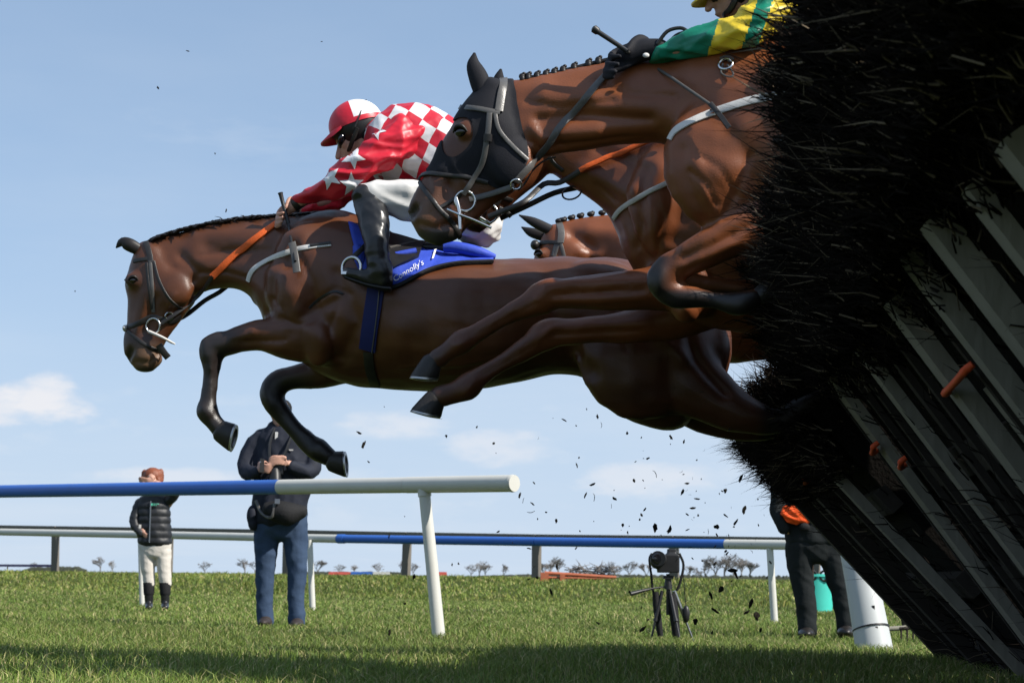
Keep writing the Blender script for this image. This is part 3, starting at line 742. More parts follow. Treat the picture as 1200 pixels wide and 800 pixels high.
# ================================================================== HORSES
BAY = np.array([.112, .037, .0135]); BAY_D = np.array([.042, .016, .009]); BLACK = np.array([.016, .012, .011])
def ss(x, a, b):
    t = np.clip((x - a) / (b - a), 0, 1); return t * t * (3 - 2 * t)
class Horse: pass
def dapple(me, pl):
    V = get_v(me); Nn = normals(me); D = np.zeros(len(V)); rng = np.random.default_rng(5)
    for f, a in ((16, .0016), (27, .0011), (47, .0007)):
        for k in range(4):
            d = rng.normal(0, 1, 3); d /= np.linalg.norm(d); e = rng.normal(0, 1, 3); D += a * np.sin(V @ d * f + 1.7 * np.sin(V @ e * f * .4 + k))
    set_v(me, V + Nn * D[:, None])
def hoof(h, c0, c1, r0, r1, off, toe=None, name='hoof'):
    """c0 coronet centre, c1 sole centre in pixels; radii in pixels; a flared wall with a rounded toe and a thin shoe"""
    pl = h.pl; A, B = pl.w(c0[0], c0[1], off), pl.w(c1[0], c1[1], off); ax = B - A; Ln = np.linalg.norm(ax); ax /= Ln
    fr = np.cross(pl.N, ax); fr /= np.linalg.norm(fr)
    td = np.array([-1.0, 0, 0]) if toe is None else np.array([toe[0], 0, -toe[1]])
    if fr @ td < 0: fr = -fr
    N2 = np.cross(ax, fr); q = pl.s; ang = np.linspace(0, 2 * math.pi, 22, endpoint=False)
    rings = []
    for t, k in ((-.25, .72), (-.05, .97), (.12, 1.0), (.5, 1.0), (.93, 1.0), (1.0, .97)):
        rr = (r0 + (r1 - r0) * max(t, 0)) * q * k
        ca, sa = np.cos(ang), np.sin(ang)
        f = np.where(ca > 0, ca * 1.06, ca * .88)
        slope = np.where(ca > 0, .10, -.05) * Ln * t
        rings.append(A + np.outer(Ln * t * (1 + .24 * ca * max(t, 0)), ax) + np.outer(f * rr + slope * np.abs(ca), fr) + np.outer(sa * rr * .92, N2))
    o = obj(name, rings_mesh(rings, True), M['hoof'], h.o)
    last = rings[-1]; ctr = last.mean(0); V = []
    inn = ctr + (last - ctr) * .74
    rr = [last + ax * .001, ctr + (last - ctr) * 1.01 + ax * .009, inn + ax * .009, inn - ax * .002]
    obj('horseshoe', rings_mesh(rr + [rr[0]], False), M['shoe'], o)
    return o
def ear(h, tip, bl, br, off, w=.026, name='ear'):
    pl = h.pl; T = np.array(tip, float); L_, R_ = np.array(bl, float), np.array(br, float); secs = []
    for t in np.linspace(0, 1, 9):
        m = (L_ + R_) / 2 * (1 - t) + T * t; half = (R_ - L_) / 2 * (1 - t) ** .55 * (1 + .5 * math.sin(t * math.pi))
        secs.append((*(m + half), *(m - half), w * (1 - t) ** .6 + .003, off))
    me = new_mesh('ear', *loft(pl, secs, 14, 1)); return me
def finish_horse(h, parts, voxel, strokes, tint, base, label, group='horses jumping the birch obstacle'):
    pl = h.pl; me = remesh(parts, voxel, 8)
    sculpt(me, pl, [(a, w * .85, hh * 1.55) for a, w, hh in strokes]); relax(me, 2, .25); dapple(me, pl)
    V = get_v(me); P = project(V)
    paint(me, tint(P, V, normals(me)))
    h.me_world = me.copy(); h.tree = bvh(me)
    h.o = thing('horse', label, 'horse', base, group)
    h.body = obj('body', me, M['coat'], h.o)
    return h
def eye(h, px, py, r, side=-1):
    p, n = surf(h.tree, h.pl, px, py, side, -.35 * r)
    a = np.array([n, np.cross(n, [0, 0, 1.0]), np.cross(n, np.cross(n, [0, 0, 1.0]))]); a /= np.linalg.norm(a, axis=1, keepdims=True)
    o = obj('eye', ball(p, r * .62, r, r * .8, a), M['eye'], h.o)
    u = np.array([0, 0, 1.0]); u = u - n * (u @ n); u /= np.linalg.norm(u); t = np.cross(u, n)
    obj('eyelid', tube([p + t * r * 1.15 + n * r * .25 - u * r * .1, p + t * r * .6 + n * r * .6 + u * r * .62, p + n * r * .66 + u * r * .82, p - t * r * .6 + n * r * .6 + u * r * .62, p - t * r * 1.15 + n * r * .25 - u * r * .1], [r * .12, r * .3, r * .34, r * .3, r * .12], 8, 3), M['mane'], h.o)
def mane_strands(h, crest, n, length, lean, spread, off0=0.0, seed=1, rad=.006):
    rng = np.random.default_rng(seed); pl = h.pl; parts = []; C = catmull(crest, 6)
    for i in range(n):
        t = rng.uniform(0, len(C) - 1.001); k = int(t); p = C[k] + (C[k + 1] - C[k]) * (t - k)
        tx = (C[k + 1] - C[k]) / np.linalg.norm(C[k + 1] - C[k])
        L = length * rng.uniform(.5, 1.1); o = off0 + rng.normal(0, .012)
        dr = np.array([tx[0] * lean, tx[1] * lean]) + rng.normal(0, spread, 2)
        q1 = p + dr * L * .5 + [0, -L * .02]; q2 = p + dr * L + [0, rng.uniform(-.06, .16) * L]
        parts.append(tube([pl.w(p[0], p[1] + 2, o), pl.w(*q1, o - .01), pl.w(*q2, o - .015 + rng.normal(0, .01))], [rad, rad * .8, rad * .15], 4))
    return parts

# ---- pale-legged leader: the horse on the left ----
def horse_leader():
    h = Horse(); pl = h.pl = Plane(520, 7.8); h.toe_left = lambda ax, fr: fr[0] > 0
    parts = [loft(pl, [(330, 278, 304, 362, .13), (358, 256, 314, 390, .22), (392, 248, 352, 424, .265), (430, 256, 400, 448, .285), (474, 283, 450, 455, .31), (530, 300, 520, 459, .325),
                       (590, 305, 590, 451, .315), (640, 303, 645, 440, .29), (690, 301, 684, 443, .275), (735, 306, 716, 478, .275), (775, 318, 755, 498, .26), (812, 338, 800, 500, .235), (838, 368, 838, 455, .16)], 30, 4, egg=-.08),
             loft(pl, [(172, 283, 214, 335, .062), (200, 273, 231, 343, .07), (240, 263, 252, 337, .078), (285, 257, 278, 339, .10), (325, 254, 298, 352, .14), (365, 250, 318, 388, .19), (400, 250, 350, 415, .22)], 26, 4, egg=.28),
             loft(pl, [(164, 287, 205, 302, .062), (156, 304, 226, 332, .088), (147, 329, 228, 350, .094), (149, 347, 222, 362, .08), (150, 367, 211, 378, .062), (147, 385, 199, 394, .052), (145, 402, 189, 411, .054), (147, 419, 189, 422, .052), (157, 431, 181, 431, .036)], 24, 4)]
    # near fore (folded knee), far fore
    parts.append(limb(pl, [(395, 392, 40, .75, -.12), (350, 396, 30, .85), (310, 392, 20), (285, 397, 15.5), (266, 402, 14.5), (254, 404, 16, .85), (248, 415, 15, .85), (248, 430, 11.5), (246, 450, 9.8, .8), (244, 468, 10.3, .8), (243, 481, 13.5), (250, 493, 10.5), (258, 502, 11)], -.15))
    parts.append(limb(pl, [(420, 410, 40, .7, .1), (380, 434, 22, .9, .14), (345, 442, 15.5), (328, 448, 15.5, .85), (320, 460, 15.5, .85), (323, 474, 14), (336, 491, 11.5, .8), (351, 508, 11, .8), (364, 521, 12, .8), (373, 527, 14), (386, 536, 11)], .15))
    # hind legs trailing back through the brush
    parts.append(limb(pl, [(770, 400, 62, .62, -.13), (800, 438, 47, .62), (835, 466, 33, .75), (875, 486, 21), (912, 492, 15), (950, 470, 11), (985, 450, 10), (1000, 445, 12), (1013, 448, 9)], -.14))
    parts.append(limb(pl, [(770, 400, 60, .62, .13), (790, 445, 40, .65), (820, 480, 27, .75), (860, 498, 18), (900, 500, 15), (935, 480, 11), (970, 462, 10), (985, 458, 12), (998, 460, 9)], .14))
    # shoulder, forearm and stifle masses
    parts.append(ball(pl.w(368, 335, -.15), .22, .12, .29)); parts.append(ball(pl.w(368, 335, .15), .22, .12, .29))
    parts.append(ball(pl.w(374, 396, -.195), .08, .065, .13)); parts.append(ball(pl.w(752, 408, -.16), .29, .12, .31)); parts.append(ball(pl.w(752, 408, .16), .29, .12, .31))
    parts.append(ball(pl.w(700, 335, -.15), .2, .1, .12)); parts.append(ball(pl.w(700, 335, .15), .2, .1, .12))
    # brow, nostril, cheek
    parts.append(ball(pl.w(157, 328, -.075), .045, .022, .035)); parts.append(ball(pl.w(157, 328, .075), .045, .022, .035))
    parts.append(ball(pl.w(204, 338, -.062), .085, .034, .085)); parts.append(ball(pl.w(204, 338, .062), .085, .034, .085))
    st = [([(170, 345), (160, 385)], 7, 5), ([(182, 350), (172, 390)], 6, -5), ([(228, 330), (232, 318), (212, 300)], 7, -9), ([(149, 421), (153, 411)], 4.5, -13), ([(158, 424), (175, 424), (186, 416)], 2.5, -5), ([(186, 413), (176, 410)], 3, -5),
          ([(245, 290), (290, 300), (335, 310)], 12, -9), ([(230, 275), (290, 275), (350, 275)], 12, 6), ([(345, 290), (322, 330), (315, 365)], 9, -10), ([(330, 322), (350, 372), (385, 400)], 14, 11), ([(372, 300), (350, 340)], 16, 8),
          ([(395, 320), (420, 380), (400, 420)], 10, -10), ([(373, 390), (377, 408)], 11, 6), ([(352, 372), (395, 352)], 7, -8), ([(342, 385), (295, 386)], 4, 5), ([(335, 398), (285, 400)], 3.5, -6), ([(330, 408), (290, 408)], 4, 3),
          ([(640, 330), (660, 400), (690, 435)], 14, -14), ([(600, 330), (500, 330)], 24, 6), ([(470, 400), (600, 410)], 26, 8), ([(740, 330), (760, 380), (800, 420)], 12, 10), ([(800, 360), (815, 420), (850, 460)], 8, -10),
          ([(247, 415), (247, 462)], 4, 4), ([(253, 425), (250, 465)], 2.5, -4)]
    st += [([(330, 372), (350, 380), (366, 378)], 2.6, -5), ([(318, 350), (332, 362), (338, 378)], 2.6, -5), ([(352, 300), (368, 332), (372, 362)], 3, -5), ([(360, 360), (392, 338), (410, 345)], 3, -5), ([(205, 345), (190, 372), (178, 396)], 2.4, 4),
           ([(172, 350), (168, 372), (160, 392)], 2.2, 4), ([(236, 320), (262, 318), (290, 326)], 3, -5), ([(232, 300), (270, 292), (318, 292)], 3.5, -4), ([(470, 430), (540, 425), (620, 410)], 2.4, 3), ([(300, 390), (272, 396)], 2.2, 4), ([(395, 360), (385, 392), (395, 420)], 3, -6),
           ([(690, 330), (720, 360), (735, 410)], 4, -5), ([(715, 322), (760, 350), (790, 400)], 4, -5), ([(228, 348), (214, 366)], 3, 5), ([(240, 400), (240, 418)], 4, 4), ([(238, 478), (246, 486)], 3.5, 5), ([(312, 456), (318, 476)], 4, 4)]
    for k in range(7): st.append(([(455 + k * 22, 345), (462 + k * 23, 430)], 6, -1.0))
    def tint(P, V, Nn):
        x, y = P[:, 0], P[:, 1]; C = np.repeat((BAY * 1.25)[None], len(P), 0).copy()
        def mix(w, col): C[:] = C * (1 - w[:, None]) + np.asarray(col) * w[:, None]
        mix(ss(y, 395, 450) * .35 * (x > 380), BAY_D)  # belly and lower flank darkened: their shade is put into the coat colour
        legn = ss(-x, -300, -255) * (y > 376); mix(legn * (x > 225) * (x < 305), BLACK * 1.7)
        mix((ss(y, 425, 448) * (x > 298) * (x < 420) * ss(-x, -400, -345)), BLACK * 1.1)
        mix(ss(y, 455, 462) * (x > 298) * (x < 420), BLACK)
        mix(ss(y, 372, 408) * (x < 215), BAY_D * .9); mix(ss(y, 396, 412) * (x < 215), [.17, .095, .055])
        mix(np.exp(-(seg_dist(P, [(149, 421), (153, 410)]) / 6) ** 2) * (x < 215), BLACK); mix(ss(y, 428, 434) * (x < 215), BLACK * 2)
        mix(np.exp(-(seg_dist(P, [(150, 330), (158, 326)]) / 8) ** 2) * .7, BLACK * 2)
        mix(np.exp(-(seg_dist(P, [(170, 283), (200, 273), (260, 258), (325, 253), (390, 248)]) / 5) ** 2), BLACK)
        mix(ss(x, 880, 905), BLACK * 1.5)
        return C
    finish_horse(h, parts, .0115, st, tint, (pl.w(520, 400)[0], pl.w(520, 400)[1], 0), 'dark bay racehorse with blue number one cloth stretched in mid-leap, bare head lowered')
    for tip, bl, br, of in (((135, 291), (158, 299), (167, 287), -.035), ((141, 288), (164, 296), (172, 286), .035)):
        # ears swept forward
        pts = [pl.w(163, 293, of), pl.w(152, 287, of - .01), pl.w(143, 284, of - .01), pl.w(136, 290.5, of - .005)]
        obj('ear', tube(pts, [.026, .030, .022, .003], 12, 4, [.014, .020, .013, .003], pl.N), M['mane'], h.o)
    hoof(h, (258, 503), (273, 511), 13, 15, -.15, (.3, 1)); hoof(h, (388, 539), (404, 542), 12.5, 14.5, .15, (.4, 1))
    hoof(h, (1017, 449), (1034, 455), 10, 13, -.14); hoof(h, (1003, 461), (1020, 467), 10, 13, .14)
    eye(h, 156, 328, .019); eye(h, 156, 328, .019, 1)
    crest = [(172, 282), (200, 272), (240, 262), (285, 255), (325, 252), (385, 248)]
    obj('mane', mane_strands(h, crest, 420, 15, .8, .05, -.015, 3) + mane_strands(h, [(262, 258), (290, 254)], 40, 15, -.7, .16, 0, 4, .0022), M['mane'], h.o)
    obj('tail', [tube([pl.w(818, 345), pl.w(850, 352), pl.w(900, 360), pl.w(980, 375)], [.035, .05, .06, .01], 10, 4)], M['mane'], h.o)
    return h
H1 = horse_leader()

# ---- hooded horse nearest the obstacle's open end ----
def horse_hooded():
    h = Horse(); pl = h.pl = Plane(800, 6.3); h.toe_left = lambda ax, fr: fr[0] > 0
    parts = [loft(pl, [(780, 66, 792, 172, .12), (812, 58, 803, 205, .18), (850, 50, 818, 250, .235), (895, 46, 862, 292, .27), (950, 55, 930, 318, .29), (1020, 78, 1010, 322, .31), (1090, 88, 1085, 310, .30), (1150, 92, 1140, 300, .275), (1205, 112, 1190, 330, .265), (1245, 150, 1240, 300, .16)], 30, 4, egg=-.08),
             loft(pl, [(588, 95, 622, 186, .066), (625, 91, 646, 182, .074), (668, 81, 690, 175, .082), (712, 71, 738, 170, .10), (760, 65, 782, 170, .13), (815, 58, 806, 205, .175)], 26, 4, egg=.25),
             loft(pl, [(563, 99, 603, 112, .064), (549, 116, 616, 150, .088), (535, 137, 622, 184, .096), (521, 160, 613, 210, .082), (507, 186, 592, 231, .064), (494, 208, 568, 249, .054), (483, 230, 550, 266, .055), (477, 249, 536, 281, .055), (487, 270, 520, 285, .038)], 26, 4)]
    parts.append(limb(pl, [(915, 250, 52, .7, -.12), (876, 268, 30, .85), (838, 287, 24), (805, 305, 19), (785, 317, 20, .85), (776, 332, 19, .85), (790, 345, 16, .85), (812, 348, 12), (840, 352, 10.5, .8), (866, 356, 13), (884, 350, 10)], -.16))
    parts.append(limb(pl, [(915, 250, 52, .7, .12), (880, 264, 30, .85), (845, 280, 23), (815, 296, 18), (795, 310, 17), (796, 325, 14), (818, 332, 10), (850, 336, 9.5), (876, 338, 11), (893, 332, 9)], .16))
    parts.append(limb(pl, [(1190, 220, 85, .62, -.13), (1215, 280, 60, .6), (1245, 335, 32), (1270, 375, 20), (1310, 370, 14), (1350, 355, 12), (1365, 350, 13), (1380, 352, 11)], -.14))
    parts.append(limb(pl, [(1190, 220, 85, .62, .13), (1205, 280, 60, .6), (1235, 325, 32), (1262, 360, 20), (1305, 355, 14), (1345, 340, 12), (1360, 335, 13), (1375, 337, 11)], .14))
    for s in (-1, 1):
        parts.append(ball(pl.w(850, 190, s * .16), .22, .10, .25)); parts.append(ball(pl.w(548, 152, s * .08), .045, .02, .035)); parts.append(ball(pl.w(598, 190, s * .062), .085, .034, .085))
    st = [([(640, 110), (690, 112)], 16, 10), ([(625, 150), (652, 195)], 7, 8), ([(632, 140), (690, 135), (760, 140)], 9, -12), ([(640, 160), (700, 155)], 8, 6), ([(760, 100), (800, 130), (830, 120)], 20, -6), ([(800, 175), (812, 225), (830, 262)], 9, -7),
          ([(812, 190), (830, 230)], 12, 7), ([(870, 150), (850, 205)], 20, 8), ([(880, 246), (800, 292)], 6, 6), ([(885, 262), (800, 303)], 3.5, -6), ([(870, 282), (800, 312)], 4, 4), ([(520, 200), (505, 235)], 8, 5), ([(532, 205), (522, 240)], 6, -5),
          ([(481, 252), (487, 243)], 5, -16), ([(492, 262), (510, 268), (536, 262)], 3, -6), ([(490, 225), (486, 238)], 7, 5), ([(540, 262), (522, 262)], 3, -5), ([(776, 316), (772, 338)], 6, 5), ([(625, 165), (640, 178), (652, 205)], 2.6, -6), ([(633, 150), (650, 160), (662, 172)], 2.6, -5), ([(618, 120), (660, 126), (720, 118)], 3.5, -5), ([(700, 95), (740, 110), (790, 112)], 5, -6), ([(808, 200), (826, 214), (840, 240)], 3, -6), ([(815, 180), (842, 196), (866, 232)], 3, -5), ([(845, 262), (815, 282), (792, 300)], 2.6, 5), ([(860, 275), (825, 298)], 2.4, -5), ([(530, 190), (545, 215), (560, 235)], 2.6, 4), ([(505, 205), (512, 225), (505, 245)], 2.6, 4), ([(525, 215), (535, 232)], 2.6, -5), ([(880, 180), (868, 215), (850, 250)], 4, -6), ([(640, 172), (700, 163), (770, 160)], 3, -5)]
    def tint(P, V, Nn):
        x, y = P[:, 0], P[:, 1]; C = np.repeat((BAY * np.array([2.3, 2.15, 1.9]))[None], len(P), 0).copy()
        def mix(w, col): C[:] = C * (1 - w[:, None]) + np.asarray(col) * w[:, None]
        mix(ss(-x, -615, -590) * .55, BAY_D); mix(np.exp(-(seg_dist(P, [(498, 232), (492, 262)]) / 16) ** 2) * .6, [.21, .11, .055])
        mix(np.exp(-(seg_dist(P, [(480, 256), (486, 244)]) / 8) ** 2), BLACK * 1.5); mix(ss(y, 262, 275) * (x < 560), [.05, .042, .036])
        mix(ss(-x, -800, -772) * (y > 300) , BLACK * 1.6); mix((y > 338) * (x < 900) * ss(y, 334, 345), BLACK * 1.6); mix(ss(y, 330, 365) * (x > 1200), BLACK * 1.4)
        return C
    finish_horse(h, parts, .011, st, tint, (pl.w(900, 300)[0], pl.w(900, 300)[1], 0), 'bright bay racehorse in a black hood with plaited mane, front knee folded tight')
    hoof(h, (888, 349), (904, 340), 10, 13, -.16); hoof(h, (897, 331), (913, 322), 10, 13, .16); hoof(h, (1383, 352), (1402, 360), 10, 13, -.14); hoof(h, (1379, 338), (1398, 345), 10, 13, .14)
    eye(h, 539, 154, .024); eye(h, 539, 154, .024, 1)
    cr = catmull([(612, 92), (640, 88), (668, 81), (712, 70), (745, 66), (800, 58)], 8)
    for i in range(15):
        p = cr[int(i * (len(cr) - 1) / 14)]; c = pl.w(p[0], p[1] - 2.2, 0)
        obj('plait', [ball(c, .013, .016, .012), ball(c + [.006, -.006, .008], .008, .009, .007), ball(c + [0, -.012, -.012], .01, .008, .014)], M['mane'], h.o)
    obj('mane_base', [tube([pl.w(p[0], p[1] + .5, 0) for p in cr], .009, 8)], M['mane'], h.o)
    obj('tail', [tube([pl.w(1240, 130), pl.w(1290, 140), pl.w(1350, 165), pl.w(1400, 200)], [.035, .05, .06, .01], 10, 4)], M['mane'], h.o)
    return h
H2 = horse_hooded()

# ---- horse between the two, both forelegs reaching out ----
def horse_middle():
    h = Horse(); pl = h.pl = Plane(820, 7.08); h.toe_left = lambda ax, fr: fr[0] > 0
    parts = [loft(pl, [(770, 118, 724, 262, .13), (800, 112, 734, 300, .2), (840, 108, 762, 340, .25), (885, 112, 815, 378, .275), (940, 125, 880, 392, .30), (1010, 140, 960, 388, .315), (1070, 146, 1040, 375, .30), (1130, 150, 1110, 370, .275), (1180, 172, 1160, 385, .25), (1215, 205, 1210, 340, .16)], 30, 4, egg=-.08),
             loft(pl, [(625, 118, 642, 200, .064), (655, 112, 664, 216, .07), (690, 112, 690, 232, .085), (735, 114, 712, 250, .11), (780, 114, 730, 282, .16)], 26, 4, egg=.2),
             loft(pl, [(606, 122, 638, 138, .06), (596, 140, 650, 168, .082), (585, 160, 648, 196, .085), (575, 182, 630, 215, .072), (562, 205, 607, 233, .058), (548, 225, 590, 250, .05), (538, 240, 578, 262, .05), (532, 252, 566, 272, .045)], 24, 4)]
    # reaching forelegs
    parts.append(limb(pl, [(815, 330, 44, .7, -.12), (770, 337, 28, .9), (728, 341, 24), (690, 342, 19.5), (660, 345, 17), (646, 345, 19, .9), (632, 351, 19, .9), (618, 359, 14.5), (585, 375, 12, .85), (558, 391, 12.5, .85), (541, 400, 16), (526, 411, 12), (512, 421, 12.5)], -.15))
    parts.append(limb(pl, [(830, 350, 40, .7, .12), (790, 372, 27, .9), (745, 381, 22), (700, 386, 18), (666, 388, 16.5), (650, 389, 18.5, .9), (634, 396, 18.5, .9), (619, 407, 14), (588, 425, 11.5, .85), (565, 439, 12, .85), (549, 452, 16.5), (532, 460, 12), (516, 465, 12.5)], .13))
    parts.append(limb(pl, [(1150, 260, 75, .62, -.13), (1175, 320, 52, .6), (1205, 370, 28), (1230, 400, 18), (1270, 395, 13), (1300, 385, 11), (1315, 380, 13), (1328, 382, 10)], -.14))
    parts.append(limb(pl, [(1150, 260, 75, .62, .13), (1165, 320, 52, .6), (1195, 362, 28), (1222, 388, 18), (1262, 380, 13), (1292, 370, 11), (1307, 365, 13), (1320, 367, 10)], .14))
    for s in (-1, 1): parts.append(ball(pl.w(800, 235, s * .15), .22, .10, .27)); parts.append(ball(pl.w(803, 358, s * .17), .06, .06, .07))
    st = [([(735, 262), (745, 300)], 10, 8), ([(752, 215), (757, 300)], 9, -6), ([(775, 200), (765, 270)], 16, 9), ([(690, 200), (740, 225)], 12, 8), ([(700, 175), (760, 200)], 8, -8), ([(805, 210), (790, 280)], 10, -6),
          ([(760, 328), (640, 337)], 5, 5), ([(755, 340), (650, 346)], 3, -7), ([(755, 350), (650, 352)], 4, 4), ([(760, 378), (650, 384)], 5, 5), ([(750, 388), (650, 392)], 3, -5), ([(803, 362)], 10, 8), ([(628, 356), (560, 392)], 2.5, -4), ([(625, 405), (565, 440)], 2.5, -4), ([(735, 322), (690, 330), (650, 336)], 2.6, 5), ([(740, 335), (700, 342)], 2.6, -6), ([(742, 240), (752, 262), (748, 290)], 3, -6), ([(765, 230), (778, 255), (770, 300)], 3, -5), ([(700, 215), (722, 235)], 3, -5), ([(790, 300), (770, 322)], 3, -6), ([(640, 340), (628, 352)], 4, 4), ([(645, 386), (630, 398)], 4, 4), ([(545, 398), (535, 406)], 4, 5), ([(552, 450), (545, 460)], 4, 6)]
    def tint(P, V, Nn):
        x, y = P[:, 0], P[:, 1]; C = np.repeat((BAY * np.array([2.2, 2.0, 1.8]))[None], len(P), 0).copy()
        def mix(w, col): C[:] = C * (1 - w[:, None]) + np.asarray(col) * w[:, None]
        mix(ss(-x, -660, -590) * (y > 320) * .55, BAY_D); mix(ss(-x, -535, -500) * (y > 380) * .7, BLACK * 2); mix(ss(-x, -620, -570) * (y < 300), BAY_D)
        mix(ss(y, 370, 410) * (x > 1180), BLACK * 1.4); return C
    finish_horse(h, parts, .0125, st, tint, (pl.w(900, 300)[0], pl.w(900, 300)[1], 0), 'bay racehorse reaching both forelegs forward, head hidden behind the hooded horse')
    hoof(h, (508, 423), (499, 443), 12.5, 15, -.15); hoof(h, (512, 466), (501, 485), 13.5, 17.5, .13); hoof(h, (1331, 382), (1350, 390), 10, 13, -.14); hoof(h, (1323, 367), (1342, 375), 10, 13, .14)
    for of in (-.035, .035): obj('ear', tube([pl.w(612, 124, of), pl.w(605, 114, of), pl.w(600, 106, of)], [.024, .026, .004], 10, 3), M['mane'], h.o)
    eye(h, 592, 158, .02)
    obj('tail', [tube([pl.w(1210, 190), pl.w(1255, 200), pl.w(1310, 225), pl.w(1350, 260)], [.035, .05, .055, .01], 10, 4)], M['mane'], h.o)
    return h
H4 = horse_middle()

# ---- farthest horse: only head and crest show above the leader's croup ----
def horse_far():
    h = Horse(); pl = h.pl = Plane(800, 8.95); h.toe_left = lambda ax, fr: fr[0] > 0
    parts = [loft(pl, [(745, 262, 740, 345, .13), (775, 256, 755, 385, .22), (815, 254, 800, 412, .27), (860, 266, 850, 424, .30), (910, 272, 905, 420, .31), (960, 274, 955, 405, .29), (1010, 282, 1000, 420, .27), (1045, 305, 1040, 390, .17)], 26, 4),
             loft(pl, [(650, 262, 682, 302, .062), (680, 255, 702, 316, .075), (712, 251, 722, 330, .095), (745, 252, 742, 350, .14), (780, 254, 760, 380, .2)], 22, 4, egg=.2),
             loft(pl, [(643, 266, 676, 276, .06), (634, 280, 692, 302, .085), (626, 300, 690, 318, .09), (622, 322, 680, 336, .075), (618, 345, 668, 352, .058), (614, 368, 655, 370, .05), (612, 385, 650, 384, .05), (618, 398, 640, 398, .035)], 22, 4)]
    parts.append(limb(pl, [(800, 370, 32, .7, -.12), (755, 378, 16), (715, 382, 13), (695, 390, 12), (692, 405, 9), (694, 418, 9), (700, 425, 9)], -.14))
    parts.append(limb(pl, [(800, 370, 32, .7, .12), (765, 384, 16), (730, 390, 13), (712, 398, 12), (710, 412, 9), (712, 424, 9), (718, 430, 9)], .14))
    parts.append(limb(pl, [(1005, 350, 48, .62, -.13), (1030, 385, 30), (1055, 410, 15), (1080, 405, 11), (1105, 400, 9), (1115, 400, 10)], -.14))
    parts.append(limb(pl, [(1005, 350, 48, .62, .13), (1020, 385, 30), (1045, 408, 15), (1070, 400, 11), (1095, 394, 9), (1105, 394, 10)], .14))
    for s in (-1, 1): parts.append(ball(pl.w(635, 297, s * .075), .045, .02, .035)); parts.append(ball(pl.w(672, 300, s * .06), .085, .032, .085))
    st = [([(672, 275), (695, 292)], 6, -8), ([(690, 270), (725, 275)], 9, 6), ([(680, 296), (700, 300)], 6, 7)]
    def tint(P, V, Nn):
        x, y = P[:, 0], P[:, 1]; C = np.repeat((BAY * np.array([2.2, 2.0, 1.8]))[None], len(P), 0).copy()
        w = ss(y, 390, 410) * (x < 760); C[:] = C * (1 - w[:, None]) + BLACK * 1.5 * w[:, None]; return C
    finish_horse(h, parts, .0135, st, tint, (pl.w(850, 340)[0], pl.w(850, 340)[1], 0), 'bay racehorse behind the leader, pricked ears and crest showing above the croup')
    for tip, mid, bs, of in (((608, 252), (625, 260), (645, 270), -.03), ((611, 266), (622, 272), (637, 277), .05)):
        obj('ear', tube([pl.w(*bs, of), pl.w(*mid, of), pl.w(*tip, of)], [.028, .024, .003], 10, 4, [.02, .016, .003], pl.N), M['mane'], h.o)
    hoof(h, (702, 428), (708, 440), 8, 10, -.14); hoof(h, (720, 433), (726, 445), 8, 10, .14); hoof(h, (1118, 400), (1132, 404), 8, 10, -.14); hoof(h, (1108, 394), (1122, 398), 8, 10, .14)
    eye(h, 631, 297, .02)
    cr = catmull([(655, 260), (680, 254), (712, 250), (745, 251)], 5)
    for i in range(9):
        p = cr[int(i * (len(cr) - 1) / 8)]; c = pl.w(p[0], p[1] - 1, 0); obj('plait', [ball(c, .02, .018, .014), ball(c + [.01, 0, .008], .012, .012, .01)], M['mane'], h.o)
    obj('tail', [tube([pl.w(1040, 300), pl.w(1070, 306), pl.w(1110, 325), pl.w(1130, 350)], [.035, .05, .05, .01], 10, 4)], M['mane'], h.o)
    return h
H3 = horse_far()

# ================================================================== TACK
def text_geo(s, size, bold=0.0):
    cu = bpy.data.curves.new('t', 'FONT'); cu.body = s; cu.size = size; cu.offset = bold; cu.resolution_u = 3
    o = bpy.data.objects.new('t', cu); COL.objects.link(o); dg = bpy.context.evaluated_depsgraph_get()
    me = bpy.data.meshes.new_from_object(o.evaluated_get(dg)); bpy.data.objects.remove(o)
    V = get_v(me); Fc = [tuple(p.vertices) for p in me.polygons]; bpy.data.meshes.remove(me); return V, Fc
def print_on(tree, pl, s, o, ud, vd, size, lift=.004, bold=.0):
    V, Fc = text_geo(s, 1.0, bold); P = [surf(tree, pl, o[0] + (ud[0] * v[0] + vd[0] * v[1]) * size, o[1] + (ud[1] * v[0] + vd[1] * v[1]) * size, -1, lift)[0] for v in V]
    return np.array(P), Fc
def S_(h, poly, w, **k): return strap(h.tree, h.pl, poly, w, **k)
class Pair(list): pass
_obj = obj
def obj(name, geo, *a, **k):
    if isinstance(geo, Pair): return [_obj(name, g, *a, **k) for g in geo][0]
    return _obj(name, geo, *a, **k)
def both(h, poly, w, **k): return Pair([S_(h, poly, w, **k), S_(h, poly, w, side=1, **k)])
def free_strap(P, width, nrm, thick=.005, sub=4):
    P = catmull(P, sub) if len(P) > 2 else np.asarray(P); return ribbon(P, np.repeat([np.asarray(nrm, float)], len(P), 0), width, thick)

